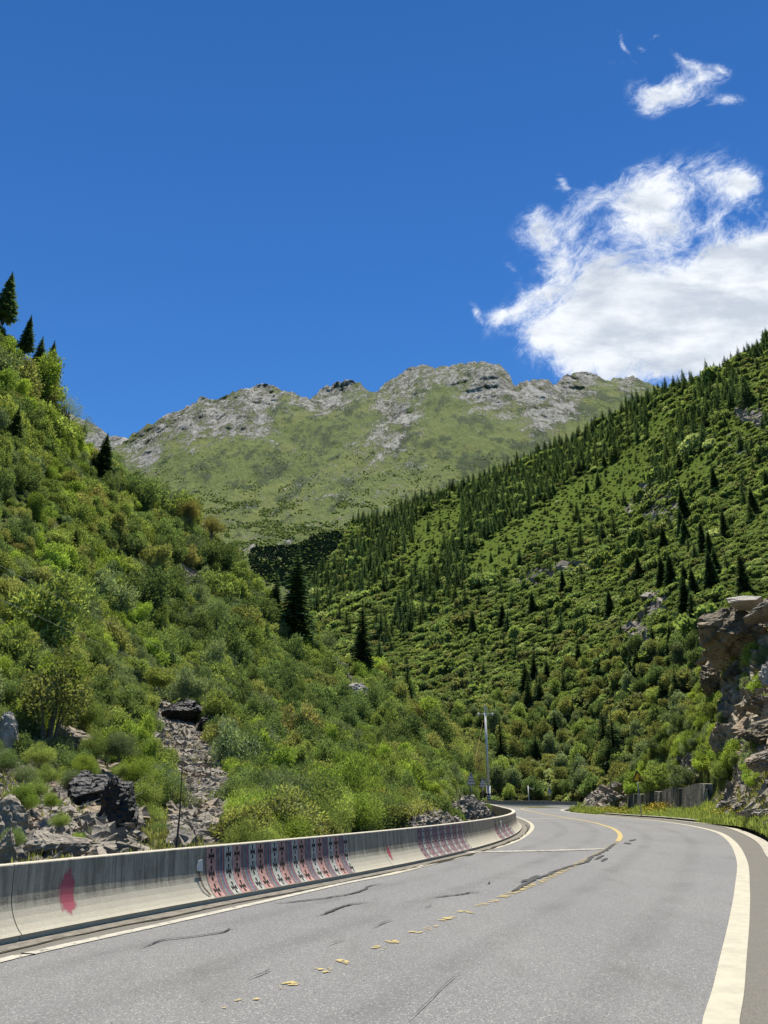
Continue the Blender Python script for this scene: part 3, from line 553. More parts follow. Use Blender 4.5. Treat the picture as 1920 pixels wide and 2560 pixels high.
# worn paint
def paint(name, c, wear, wsc=9., edge=.12, dirt=.12):
    m, t = material(name); p = pos(t); st_ = t.attr('st', 'Vector'); sx_ = t.n('ShaderNodeSeparateXYZ'); t.set(sx_.inputs[0], st_)
    e = t.m('MULTIPLY', t.m('SUBTRACT', .5, t.m('ABSOLUTE', t.m('SUBTRACT', sx_.outputs[1], .5))), 2.)
    n = t.noise(p, wsc, 7, .75, .3); a = t.ss(t.m('ADD', n, t.m('MULTIPLY', t.ss(e, 0, edge), .5)), wear+.45, wear+.55)
    k = t.ss(t.noise(p, 3, 5, .7), .3, .75, 1., 1-dirt*2)
    cc = t.mix(1., (*c, 1), t.n('ShaderNodeCombineColor', i_0=k, i_1=k, i_2=k).outputs[0], 'MULTIPLY')
    princ(t, cc, .7, .3, alpha=a); return m
M_wp = paint('white_road_paint', (.56, .53, .42), -.10); M_wp2 = paint('worn_white_road_paint', (.56, .54, .46), .41, 7, .25)
M_yp = paint('yellow_road_paint', (.56, .43, .15), .05); M_yp2 = paint('worn_yellow_road_paint', (.48, .39, .18), .52, 6, .2)
def kindm(o, l, c='road marking'): return tag(o, l, c, kind='structure')
def cut(line, y0, y1): return line[(line[:, 1] >= y0) & (line[:, 1] <= y1)]
kindm(strip('white_edge_line', WLd[:np.argmin(np.abs(WLd[:, 0]-35))+900], -.14, .14, .010, M_wp), 'solid cream white edge line along the right side of the road')
iL = int(np.argmin(((LLd-gpts([(960, 2190)])[0])**2).sum(1)))
kindm(strip('white_edge_line', LLd[iL:], -.11, .11, .010, M_wp), 'solid white edge line curving round the barrier bend')
kindm(strip('worn_white_edge_line', LLd[:iL+1], -.11, .11, .010, M_wp2), 'flaking white edge line nearest the camera on the left')
yl = [(560, 2530), (642, 2499), (727, 2460), (810, 2428), (856, 2408), (945, 2372), (1039, 2333), (1118, 2300), (1207, 2264), (1284, 2232), (1365, 2199), (1423, 2170), (1469, 2147), (1508, 2127), (1539, 2108), (1550, 2095), (1548, 2083), (1533, 2072), (1510, 2064), (1481, 2056), (1423, 2045.5), (1365, 2036), (1330, 2029), (1308, 2024), (1306, 2021.6), (1330, 2019.4), (1370, 2018.5)]
YLd = smooth(resample(catmull(gpts(yl), 8), .3)[0], 3)
iy = int(np.argmin(((YLd-gpts([(1546, 2104)])[0])**2).sum(1))); iz = int(np.argmin(((YLd-gpts([(1250, 2246)])[0])**2).sum(1)))
kindm(strip('yellow_centre_line', YLd[iy:], -.11, .11, .010, M_yp), 'solid yellow centre line winding toward the bend')
kindm(strip('worn_yellow_centre_line', YLd[iz:iy-2], -.12, .12, .010, M_yp2), 'worn yellow centre line beside the tar filled crack')
def flakes(name, line, hw, n, mat, szr, label, z=.010, seed=1):
    r = np.random.default_rng(seed); mb = MB()
    s = np.concatenate([[0], np.cumsum(np.linalg.norm(np.diff(line, axis=0), axis=1))])
    for i in range(n):
        cl = r.random(); u = cl*s[-1]; c = np.array([np.interp(u, s, line[:, 0]), np.interp(u, s, line[:, 1])])
        c = c+r.normal(0, hw, 2); k = 9; ang = np.arange(k)*2*math.pi/k; rad = r.uniform(.35, 1, k)*r.uniform(*szr)
        el = r.uniform(.35, .9); mb.add(np.c_[c[0]+rad*np.cos(ang), c[1]+rad*el*np.sin(ang), np.full(k, z+i*2e-5)], [tuple(range(k))])
    return kindm(mb.build(name, mat), label)
M_yfl = simple('yellow_paint_flake', (.50, .40, .16), .7, .3, 0, .2, 8); M_wfl = simple('white_paint_flake', (.52, .50, .44), .7, .3, 0, .15, 10)
M_tar = simple('tar', (.035, .035, .038), .5, .4, 0, .3, 6)
near_y = YLd[:iz+1]
mb = MB(); r_ = np.random.default_rng(5)
for i, (x, y, sz) in enumerate([(600, 2503, .05), (642, 2500, .07), (720, 2458, .15), (732, 2461, .13), (803, 2425, .12), (815, 2430, .10), (823, 2422, .06), (848, 2405, .11), (862, 2408, .13), (869, 2404, .08), (935, 2370, .08), (950, 2371, .11), (972, 2356, .12), (990, 2357, .12), (1030, 2331, .12), (1048, 2332, .09), (1073, 2322, .09), (1087, 2317, .09), (1105, 2302, .13), (1118, 2298, .18), (1125, 2296, .15), (1152, 2282, .12), (1172, 2281, .13), (1200, 2264, .15), (1214, 2262, .14), (1230, 2254, .12), (1240, 2252, .12), (1262, 2242, .2), (560, 2522, .05), (700, 2470, .04), (1060, 2325, .06)]):
    for j in range(5):
        c = G(x+r_.normal(0, 5), y+r_.normal(0, 1.6))[:2]; k = 11; ang = np.arange(k)*2*math.pi/k; rad = r_.uniform(.3, 1, k)*sz*r_.uniform(.4, 1.)*.5
        mb.add(np.c_[c[0]+rad*np.cos(ang)*1.2, c[1]+rad*np.sin(ang)*.8, np.full(k, .010+(i*5+j)*1e-5)], [tuple(range(k))])
kindm(mb.build('yellow_paint_remains', M_yfl), 'last yellow flakes of the worn away centre line')
def gline(pts): return resample(catmull(gpts(pts), 6), .12)[0]
kindm(strip('transverse_line', gline([(1110, 2132), (1250, 2130), (1400, 2126.5), (1508, 2123)]), -.30, .30, .012, M_wp2), 'patchy white stripe across the left lane before the bend')
flakes('transverse_line_flakes', gline([(1110, 2132), (1250, 2130), (1400, 2126.5), (1508, 2123)]), .12, 240, M_wfl, (.06, .22), 'broken white paint flakes of the near transverse stripe', .014, 3)
kindm(strip('transverse_line', gline([(1306, 2047), (1370, 2047), (1438, 2047.5)]), -.35, .35, .012, M_wp), 'thin white stripe across the left lane in the bend')
kindm(strip('transverse_line', gline([(1262, 2022.5), (1285, 2023), (1306, 2024)]), -.35, .35, .012, M_wp), 'short distant white stripe across the road at the far curve')
m, t = material('tyre_polished_asphalt'); st_ = t.attr('st', 'Vector'); sw = t.n('ShaderNodeSeparateXYZ'); t.set(sw.inputs[0], st_); p = pos(t)
e = t.m('SUBTRACT', 1., t.m('ABSOLUTE', t.m('MULTIPLY', t.m('SUBTRACT', sw.outputs[1], .5), 2.))); al = t.m('MULTIPLY', t.ss(e, 0, .9), t.ss(t.noise(p, .6, 5, .6), .3, .75, .02, .15))
princ(t, (.10, .10, .10, 1), .7, .3, alpha=al); M_trk = m
ybase = resample(np.concatenate([[YLd[0]+(YLd[0]-YLd[12])*2.2], YLd[:iy+120]]), .4)[0]
for dd in (-2.75, -1.15, 1.15, 2.85): kindm(strip('wheel_track', smooth(ybase, 4), dd-.38, dd+.38, .006, M_trk), {-2.75: 'faint dark wheel track next to the left edge line', -1.15: 'faint dark wheel track just left of the yellow line', 1.15: 'faint dark wheel track just right of the yellow line', 2.85: 'faint dark wheel track in the middle of the right lane'}[dd], 'wheel track')
# tar cracks
def crack(pts, wd, seed, px=True):
    l = resample(catmull(gpts(pts), 6), .06)[0]; s = np.arange(len(l))*.06; r = fbm(np.c_[s, s*0, s*0+seed], 2.2, 4, .7, seed)
    o2 = (off(l, 1)-l)*((fbm(np.c_[s, s*0+3, s*0+seed], 1.6, 4, .7, seed+4)-.5)*min(.22, wd*6))[:, None]; l = l+o2
    ww = wd*(.35+1.3*r)*np.minimum(1, np.minimum(s, s[-1]-s)/.5+.15); g = off(l, 1)-l; a = l-g*ww[:, None]; b = l+g*ww[:, None]; n = len(l)
    return np.concatenate([np.c_[a, np.full(n, .016)], np.c_[b, np.full(n, .016)]]), gridf(2, n)[:, ::-1]
mb = MB()
z2b = lambda pts: zm((960, 1900), .5787, pts)
for i, (pts, wd) in enumerate([([(347, 2372), (400, 2356), (430, 2350), (515, 2339), (560, 2331), (578, 2323), (592, 2324)], .022), ([(682, 2260), (725, 2257), (816, 2246), (881, 2235), (914, 2224), (921, 2217), (953, 2210)], .03), ([(785, 2291), (801, 2288), (834, 2278), (870, 2264), (917, 2257)], .03), ([(1064, 2247), (1103, 2243), (1196, 2231)], .03), ([(1150, 2240), (1178, 2230), (1198, 2230)], .02),
 (z2b([(550, 572), (600, 543), (640, 522), (700, 500), (750, 480), (800, 463), (860, 447), (900, 420), (940, 400), (970, 382), (1000, 362)]), .055), (z2b([(590, 532), (625, 520), (660, 503), (672, 500)]), .06), (z2b([(610, 528), (648, 512)]), .07), (z2b([(900, 432), (930, 424), (950, 412)]), .05), (z2b([(935, 440), (958, 428), (968, 425)]), .06), (z2b([(1043, 352), (1062, 350), (1092, 343)]), .07), (z2b([(1045, 358), (1060, 365)]), .10),
 ([(619, 2453), (650, 2440), (680, 2427)], .012), ([(220, 2392), (260, 2385), (301, 2379)], .010), ([(725, 2289), (742, 2288)], .02), ([(1064, 2272), (1082, 2264)], .02), ([(1018, 2560), (1060, 2520), (1110, 2470), (1151, 2435)], .005), ([(640, 2445), (680, 2425)], .012), ([(930, 2322), (985, 2300)], .014), ([(820, 2368), (862, 2350)], .012), ([(1215, 2212), (1228, 2206)], .03), ([(345, 2409), (357, 2407)], .012), ([(500, 2507), (527, 2495)], .010), ([(25, 2505), (42, 2501)], .012)]):
    v, f = crack(pts, wd, i+3); v[:, 2] += i*4e-4; mb.add(v, [tuple(q) for q in f])
kindm(mb.build('tar_crack_fill', M_tar), 'black tar lines sealing cracks in the asphalt', 'crack seal')
# gutter crack, moss
mb = MB(); c0 = off(bline, .66); n0 = int(np.searchsorted(bs, 60)); s = bs[:n0]
ww = .03*(.2+1.6*fbm(np.c_[s, s*0, s*0], 1.3, 4, .7, 9))+.05*(fbm(np.c_[s, s*0, s*0], .35, 2, .5, 19) > .6); cc = c0[:n0]+bn[:n0]*((fbm(np.c_[s, s*0, s*0], .9, 4, .6, 2)-.5)*.22)[:, None]
v = np.concatenate([np.c_[cc-bn[:n0]*ww[:, None], np.full(n0, .013)], np.c_[cc+bn[:n0]*ww[:, None], np.full(n0, .013)]]); mb.add(v, [tuple(q) for q in gridf(2, n0)[:, ::-1]])
M_dirt = simple('gutter_dirt', (.045, .042, .03), .95, .1, 0, .5, 5)
kindm(mb.build('gutter_crack', M_dirt), 'dark dirt filled crack between gutter and shoulder', 'crack')
# kerb strip, drain and lip
m, t = material('kerb_concrete'); M_kerb = m; p = pos(t)
c = t.ramp(t.noise(p, 2.5, 8, .7), [(.3, (.30, .27, .22)), (.5, (.47, .44, .37)), (.7, (.58, .55, .47))]); princ(t, c, .9, .2, t.noise(p, 14, 6, .7), .5, .01)
KD = cut(KBd, -9, 84); KD, ks = resample(KD, .5)
def sweep(name, line, prof, mat, closed=True):
    n = len(line); k = len(prof); g = off(line, 1)-line[:, :2]; v = []
    for (o_, z_) in prof: v.append(np.c_[line[:, :2]+g*o_, np.full(n, z_)])
    v = np.concatenate(v); f = []
    for j in range(k if closed else k-1):
        a = j*n+np.arange(n-1); b = ((j+1) % k)*n+np.arange(n-1); f.append(np.stack([a, a+1, b+1, b], 1))
    me = mesh(name, v, np.concatenate(f)); return mk(name, me, mat)
tag(sweep('kerb_strip', KD, [(0, -.1), (0, .03), (.40, .03), (.40, -.5), (.3, -.5)], M_kerb, False), 'pale concrete strip along the edge of the right shoulder', 'kerb', kind='structure')
M_ditch = simple('mossy_shaded_ditch_wall', (.085, .085, .06), .95, .1, 0, .45, 4)  # moss tone with the shade of the drain painted in
tag(sweep('drain_ditch', KD, [(.39, -.42), (.78, -.42), (.80, -.42)], M_ditch, False), 'dark roadside drainage channel between kerb and bank', 'drain', kind='structure')
tag(sweep('ditch_wall', KD, [(.79, -.45), (.77, .13), (.79, .15), (1.12, .15), (1.14, -.3)], M_kerb, False), 'low stone lip above the roadside drain', 'ditch wall')
tag(sweep('ditch_wall_moss_shade', KD, [(.765, -.44), (.745, .10)], M_ditch, False), 'moss and painted shade on the drain side of the stone lip', 'moss', kind='stuff')  # dark sheet paints the wall's shade along with its moss
# ------------------------------------------------------------------ concrete barrier
m, t = material('barrier_concrete'); M_bar = m; p = pos(t); st_ = t.attr('st', 'Vector'); se = t.n('ShaderNodeSeparateXYZ'); t.set(se.inputs[0], st_)
streak = t.noise(t.mapv(st_, (5., .45, 1)), 1.5, 7, .7, .1); blot = t.noise(p, 2.2, 6, .65); grain = t.noise(p, 45, 4, .7)
low = t.ss(se.outputs[1], .48, .66)
c = t.mix(t.ss(streak, .35, .65), (.30, .28, .225, 1), (.46, .43, .35, 1))
c = t.mix(t.m('MULTIPLY', t.ss(t.m('ADD', t.m('MULTIPLY', streak, .6), t.m('MULTIPLY', blot, .4)), .54, .42), .45), c, (.13, .12, .095, 1))
c = t.mix(low, c, t.mix(blot, (.46, .435, .35, 1), (.57, .54, .45, 1))); k = t.ss(grain, .25, .75, .85, 1.13)  # sunlit lower flare painted lighter than the shaded upper face
zz = t.n('ShaderNodeSeparateXYZ'); t.set(zz.inputs[0], p); c = t.mix(t.ss(zz.outputs[2], .893, .898), c, (.60, .565, .47, 1))  # sunlit top edge painted paler too
c = t.mix(1., c, t.n('ShaderNodeCombineColor', i_0=k, i_1=k, i_2=k).outputs[0], 'MULTIPLY')
princ(t, c, .9, .2, t.m('ADD', t.m('MULTIPLY', blot, 2.), grain), .35, .012)
PROF = [(-.20, .90), (-.012, .90), (0, .886), (.018, .66), (.030, .52), (.048, .43), (.078, .35), (.125, .265), (.185, .185), (.25, .12), (.30, .085), (.27, .075), (.265, -.05), (-.24, -1.3), (-.22, .86)]
fr = np.array(PROF[2:11]); fd = np.concatenate([[0], np.cumsum(np.linalg.norm(np.diff(fr, axis=0), axis=1))]); FL = fd[-1]
def fsurf(s, t_, o_=0.):
    q, n = bat(s); a = t_*FL; oo = np.interp(a, fd, fr[:, 0]); zz_ = np.interp(a, fd, fr[:, 1])
    e = .01; d = np.array([np.interp(min(a+e, FL), fd, fr[:, 0])-np.interp(max(a-e, 0), fd, fr[:, 0]), np.interp(min(a+e, FL), fd, fr[:, 1])-np.interp(max(a-e, 0), fd, fr[:, 1])])
    d /= np.linalg.norm(d); nr = np.array([-d[1], d[0]]); oo += nr[0]*o_; zz_ += nr[1]*o_
    return np.array([q[0]+n[0]*oo, q[1]+n[1]*oo, q[2]+zz_])
def section(s0, s1, label, ch=0):
    ss = np.linspace(s0+.008, s1-.008, max(3, int((s1-s0)/.3))); n = len(ss); k = len(PROF); v = []; a = []
    tv = [0, 0, 0]+list(fd[1:]/FL)+[1, 1, 0, 0]
    for j, (o_, z_) in enumerate(PROF):
        for s_ in ss:
            q, nn_ = bat(s_); w_ = .004*math.sin(s_*3.1)*(z_ > .8)+.003*math.sin(s_*7.7+2)*(z_ > .8); v.append((q[0]+nn_[0]*o_, q[1]+nn_[1]*o_, q[2]+z_+w_*0)); a.append((s_, tv[j], 0))
    f = []
    for j in range(k):
        x = j*n+np.arange(n-1); y = ((j+1) % k)*n+np.arange(n-1); f.append(np.stack([x, y, y+1, x+1], 1))
    f = np.concatenate(f); caps = np.array([[j*n for j in range(k)], [j*n+n-1 for j in range(k)][::-1]])
    me = mesh('concrete_barrier', np.array(v), [f, caps], vattr={'st': np.array(a)})
    return tag(mk('concrete_barrier', me, M_bar), label, 'barrier', 'sections of the concrete roadside barrier')
def pmat(n, c): 
    m, t = material(n); p = pos(t); k = t.ss(t.noise(p, 9, 6, .7), .3, .7, .72, 1.15); nz = t.noise(p, 30, 5, .7)
    cc = t.mix(1., (*c, 1), t.n('ShaderNodeCombineColor', i_0=k, i_1=k, i_2=k).outputs[0], 'MULTIPLY')
    princ(t, t.mix(t.ss(nz, .60, .72), cc, (.33, .31, .27, 1)), .85, .15); return m
MUR = [pmat('mural_pink', (.56, .33, .29)), pmat('mural_white', (.52, .53, .48)), pmat('mural_grey', (.22, .22, .21)), pmat('mural_red', (.38, .10, .12)), pmat('mural_blue', (.10, .13, .28)), pmat('mural_teal', (.17, .30, .27)), pmat('mural_black', (.035, .032, .03)), pmat('mural_mauve', (.36, .24, .26))]
def mural(par, s0, s1, period, label, small=False, lo=0.02):
    mb = MB(); rr = np.random.default_rng(int(s0*10))
    def quadstrip(a, b, m, o_=.003, t0=lo, t1=.99):
        tt = np.linspace(t0, t1, 13); v = [fsurf(a, x, o_) for x in tt]+[fsurf(b, x, o_) for x in tt]
        mb.add(v, [(i, i+1, 14+i, 13+i) for i in range(12)], m)
    def tri(pts, m=6):
        mb.add([fsurf(a, b, .006) for a, b in pts], [tuple(range(len(pts)))], m)
    def motif(c, tc_, w_, h_):
        x = w_*.5; y = h_*.5
        tri([(c-x*.32, tc_-y), (c+x*.32, tc_-y), (c+x*.06, tc_), (c-x*.06, tc_)]); tri([(c-x*.06, tc_), (c+x*.06, tc_), (c+x*.34, tc_+y), (c-x*.34, tc_+y)])
        tri([(c-x, tc_-y*.42), (c-x*.06, tc_-y*.08), (c-x*.06, tc_+y*.08), (c-x, tc_+y*.42)]); tri([(c+x, tc_-y*.42), (c+x, tc_+y*.42), (c+x*.06, tc_+y*.08), (c+x*.06, tc_-y*.08)])
    seq = [(.35, 0), (.018, 4), (.05, 2), (.04, 3), (.03, 5), (.06, 2), (.035, 4), (.03, 7), (.035, 3), (.04, 2), (.31, 1), (.018, 4)] if not small else [(.30, 7), (.05, 2), (.06, 3), (.10, 2), (.05, 4), (.26, 1), (.05, 3), (.10, 2)]
    tot = sum(q[0] for q in seq); s_ = s0
    while s_ < s1:
        for wd, mi in seq:
            d = wd/tot*period; e = min(s_+d, s1)
            if e-s_ > .004:
                quadstrip(s_, e-.0005, mi)
                if wd > .2 and e-s_ > .6*d:
                    c = (s_+e)/2
                    rows = (.17, .49, .83) if not small else (.12, .3, .48, .66, .86)
                    for tc_ in rows: motif(c, tc_, d*.62 if not small else d*.5, .27 if not small else .12)
            s_ += d
            if s_ >= s1: break
    o = mb.build('mural', MUR, par); o['label'] = label; return o
j = [0, s_of_px(36), s_of_px(515), s_of_px(957), s_of_px(1225), 62, 80, 105, 130, bs[-1]-24, bs[-1]-.5]
labs = ['grey barrier section at the left edge of the photo', 'stained barrier section with the pink red paint splash, left of the mural', 'barrier section carrying the large striped woven pattern mural', 'barrier section with the smaller faded pink mural at mid bend', 'barrier section at the tip of the bend with a worn pink mural', 'barrier section just behind the bend tip showing its back side', 'barrier section beyond the bend showing its weathered back, near half', 'barrier section beyond the bend showing its weathered back, far half', 'far barrier section at the outer corner below the camera pole', 'distant barrier section dropping out of sight to the right']
secs = [section(j[i], j[i+1], labs[i]) for i in range(len(labs))]
sA, sB = s_of_px(500), s_of_px(866)
mural(secs[2], j[2]+.02, sB, (sB-sA)/7.12, 'woven pattern mural of pink, white and blue stripes with black crosses')
mural(secs[3], s_of_px(1042), s_of_px(1158), (s_of_px(1158)-s_of_px(1042))/7, 'faded striped mural with small dark crosses', True)
mural(secs[4], s_of_px(1234), s_of_px(1272), (s_of_px(1272)-s_of_px(1234))/3, 'worn low striped mural', True, .35)
# spray paint marks
def spray(par, s0, s1, t0, t1, name, label, c=(.55, .10, .16), seed=1):
    m, t = material('spray_'+name+str(seed)); at = t.attr('st', 'Vector'); v = t.vm('SUBTRACT', at, (.5, .45, 0))
    sq = t.n('ShaderNodeSeparateXYZ'); t.set(sq.inputs[0], v); d = t.m('SQRT', t.m('ADD', t.m('MULTIPLY', sq.outputs[0], t.m('MULTIPLY', sq.outputs[0], 9.)), t.m('MULTIPLY', t.m('MULTIPLY', sq.outputs[1], sq.outputs[1]), 4.5)))
    n = t.noise(t.mapv(at, (2.5, 1.2, 1), (0, 0, 0), (seed, 0, 0)), 3., 6, .65, .4); a = t.ss(t.m('ADD', d, t.m('MULTIPLY', t.m('SUBTRACT', n, .5), 1.6)), .95, .55, 0, .72)
    princ(t, (*c, 1), .6, .3, alpha=a)
    g = 14; v = []; at_ = []
    for i in range(g):
        for k in range(g): v.append(fsurf(s0+(s1-s0)*i/(g-1), t0+(t1-t0)*k/(g-1), .003)); at_.append((i/(g-1), k/(g-1), 0))
    o = mk(name, mesh(name, np.array(v), gridf(g, g), vattr={'st': np.array(at_)}), m, par); o['label'] = label
s0_ = s_of_px(134)
spray(secs[1], s0_, s_of_px(206), .12, .93, 'paint_splash', 'pink red spray paint splash', seed=2)
spray(secs[3], s_of_px(958), s_of_px(973), .35, .9, 'paint_splash', 'small red paint mark at the joint', seed=4)
# white reflector plates on barrier
M_white = simple('white_plate', (.72, .72, .70), .5, .4, 0, .08, 5); M_wire = simple('rusty_wire', (.12, .05, .04), .7, .3)
def reflector(px, tt, par_s, label, sz=.11):
    s_ = s_of_px(px); mb = MB(); a = [fsurf(s_+dx*sz, tt+dt*sz/FL, h) for h in (.012, .03) for dx, dt in ((-.5, .1), (-.2, -.6), (.5, -.7), (.6, .6), (-.4, .5))]
    mb.add(a, [(0, 1, 2, 3, 4), (9, 8, 7, 6, 5)]+[(i, i+5, (i+1) % 5+5, (i+1) % 5) for i in range(5)])
    return tag(mb.build('reflector_plate', M_white), label, 'reflector')
o = reflector(497, .33, 0, 'white reflector plate at the left edge of the big mural', .15)
s_ = s_of_px(493); 
for dd in (0, .03):
    o2 = MB().tube([fsurf(s_+dd, .38, .02), fsurf(s_+.01+dd, .55, .03), fsurf(s_+.03+dd, .75, .035), fsurf(s_+.12+dd, .93, .02)], .006, 5).build('loose_wire', M_wire)
    tag(o2, 'thin rusty wire hanging down below the white reflector plate', 'wire', 'rusty wires below the reflector plate')
reflector(1249, .38, 0, 'small white reflector on the barrier at the tip of the bend', .28)
# ------------------------------------------------------------------ retaining wall
m, t = material('stained_wall'); M_wall = m; p = pos(t)
sk = t.noise(t.mapv(p, (1, 1, .12)), 1.3, 7, .7, .2); n2 = t.noise(p, 3, 7, .7)
c = t.ramp(t.m('ADD', t.m('MULTIPLY', sk, .7), t.m('MULTIPLY', n2, .3)), [(.34, (.045, .042, .036)), (.44, (.14, .13, .11)), (.54, (.26, .245, .21)), (.66, (.36, .345, .30))])
princ(t, c, .92, .15, t.m('ADD', sk, n2), .8, .08)
m, t = material('wall_end_stone'); M_wend = m; p = pos(t)
c = t.ramp(t.noise(p, 1.8, 8, .72, .4), [(.3, (.20, .19, .17)), (.5, (.38, .365, .335)), (.7, (.52, .50, .46))]); princ(t, c, .9, .2, t.noise(p, 5, 8, .7), .8, .08)
rw = empty('retaining_wall', tuple(G(1752, 2044))); tag(rw, 'dark stained concrete retaining wall behind the verge, right of the warning sign', 'retaining wall')
rwl = Vector(rw.location)
A, B = G(1753, 2044), G(1556, 2031)
def wallpt(f, h, o_=0.):                     # f 0 at near corner .. 1 at far end
    q = A*(1-f)+B*f; u = (B-A)/np.linalg.norm(B-A); n = np.array([-u[1], u[0], 0]); n = n if n[0] < 0 else -n
    return q+n*(o_-h*.16)+np.array([0, 0, h])-np.array(rwl)
hs = lambda f: 2.75-1.0*f+.12*math.sin(f*23)
cuts = [(0, .20, 0), (.20, .24, -.35), (.24, .44, -.02), (.44, .48, -.8), (.48, .56, -.1), (.56, .60, -.7), (.60, .68, .0), (.68, .73, -.8), (.73, .8, -.15), (.8, .84, -.7), (.84, .93, -.1), (.93, 1., -.5)]
mb = MB()
for a, b, o_ in cuts:
    k = 5; v = []
    for i in range(k+1):
        f = a+(b-a)*i/k
        for h in (-.4, .0, hs(f)*.5, hs(f)): v.append(wallpt(f, h, o_+.03*math.sin(f*90+h*2)))
        v.append(wallpt(f, hs(f)-.02, o_-1.4)); v.append(wallpt(f, -.4, -1.8))
    fs = [(i*6+r_, (i+1)*6+r_, (i+1)*6+(r_+1) % 6, i*6+(r_+1) % 6) for i in range(k) for r_ in range(6)]+[tuple(range(6))[::-1], tuple(k*6+r_ for r_ in range(6))]
    mb.add(v, fs)
mb.build('wall_face', M_wall, rw)
mb = MB(); v = []
for i in range(9):
    o_ = -.05-1.75*i/8
    for h in np.linspace(-.4, 2.72-.1*i/8, 8): v.append(wallpt(-.02-.012*math.sin(i*2.1+h*3), h, o_))
n_ = len(v)
for i in range(9):
    o_ = -.05-1.75*i/8
    for h in np.linspace(-.4, 2.72-.1*i/8, 8): v.append(wallpt(.02, h, o_))
fs = [(i*8+k, (i+1)*8+k, (i+1)*8+k+1, i*8+k+1) for i in range(8) for k in range(7)]
fs += [tuple(x+n_ for x in q[::-1]) for q in fs]+[(k, k+1, n_+k+1, n_+k) for k in range(7)]+[(64+k, n_+64+k, n_+65+k, 65+k) for k in range(7)]+[(i*8+7, (i+1)*8+7, n_+(i+1)*8+7, n_+i*8+7) for i in range(8)]
mb.add(v, fs); mb.build('wall_end', M_wend, rw)
# ------------------------------------------------------------------ signs, poles, cables
M_galv = simple('galvanised_steel', (.42, .43, .43), .45, .5, .6, .1, 8); M_alu = simple('aluminium_plate', (.36, .38, .40), .5, .5, .3, .1, 4)
M_blk = simple('sign_black', (.02, .02, .02), .5); M_yel = simple('sign_yellow', (1., .62, .03), .45, .4, 0, .06, 4); M_wht = simple('white_enamel', (1., 1., .98), .4, .4, 0, .06, 4)
def tri_plate(mb, c, w_, h_, y, th, m, cut_=.06):
    x0, z0 = c; pts = [(-w_/2+cut_, z0), (w_/2-cut_, z0), (w_/2-cut_*.4, z0+cut_*.8), (cut_*.45, z0+h_-cut_*.3), (-cut_*.45, z0+h_-cut_*.3), (-w_/2+cut_*.4, z0+cut_*.8)]
    v = [(x0+a, y, b) for a, b in pts]+[(x0+a, y+th, b) for a, b in pts]; n = 6
    mb.add(v, [tuple(range(n))]+[tuple(range(n, 2*n))[::-1]]+[(i, i+n, (i+1) % n+n, (i+1) % n) for i in range(n)], m)
g = G(1604, 2043); ws = empty('warning_sign', tuple(g)); tag(ws, 'yellow and black triangular steep slope warning sign on a thin post at the verge', 'road sign')
mb = MB(); mb.tube([(0, 0, -.2), (0, 0, 2.95)], .045, 10); mb.build('post', M_galv, ws, True)
mb = MB(); tri_plate(mb, (0, 2.95), 1.1, .98, -.085, .03, 0); plate = mb.build('panel', M_blk, ws)
mb = MB(); mb.add([(-.40, -.09, 3.04), (.12, -.09, 3.04), (.02, -.09, 3.72)] , [(0, 1, 2)]); mb.build('face', M_yel, plate)
mb = MB(); mb.add([(-.36, -.094, 3.045), (.40, -.094, 3.045), (.02, -.094, 3.72)], [(0, 1, 2)]); mb.build('yellow_field', M_yel, plate)
mb = MB(); mb.add([(.10, -.098, 3.05), (.34, -.098, 3.05), (.31, -.098, 3.10), (.20, -.098, 3.27), (.12, -.098, 3.42), (.07, -.098, 3.40), (.09, -.098, 3.25)], [(0, 1, 2, 3, 4, 5, 6)]); mb.build('symbol', M_blk, plate)
for zz_ in (3.15, 3.4): MB().box((0, -.05, zz_), (.3, .02, .03)).build('clamp', M_galv, ws)
def backsign(px, pyt, pyb, D, w_, label, rot=.1):
    top = P(px, pyt, D); h = (pyb-pyt)/2190.*D; o = empty('road_sign', (top[0], top[1], -1.)); o.rotation_euler[2] = rot; tag(o, label, 'road sign', 'signs seen from behind above the barrier')
    zt = top[2]+1
    MB().tube([(0, .06, 0), (0, .06, zt-.3)], .05, 8).build('post', M_galv, o, True)
    mb = MB(); tri_plate(mb, (0, zt-h*.90), w_, h*.90, 0, .03, 0, .14*w_)
    ww = w_*.9; mb.add([(-ww/2, 0, zt-h), (ww/2, 0, zt-h), (ww/2, .03, zt-h), (-ww/2, .03, zt-h), (-w_*.46, 0, zt-h*.88), (w_*.46, 0, zt-h*.88), (w_*.46, .03, zt-h*.88), (-w_*.46, .03, zt-h*.88)], [(0, 1, 5, 4), (3, 7, 6, 2), (0, 4, 7, 3), (1, 2, 6, 5), (0, 3, 2, 1)], 0)
    mb.build('panel', M_alu, o)
    for f, wf in ((.42, .42), (.62, .66), (.86, .80)): MB().box((0, -.02, zt-h*f), (w_*wf, .03, h*.07)).build('rail', M_wht, o)
backsign(1177, 1929, 1963, 92, 1.02, 'grey back of a triangular sign with pale rails, left of the camera pole', .25)
backsign(1206, 1943, 1968, 118, 1.05, 'smaller grey back of a triangular sign right beside the camera pole', .2)
backsign(1373, 1967, 1984, 172, 1.05, 'distant small grey sign back above the far barrier', .1)
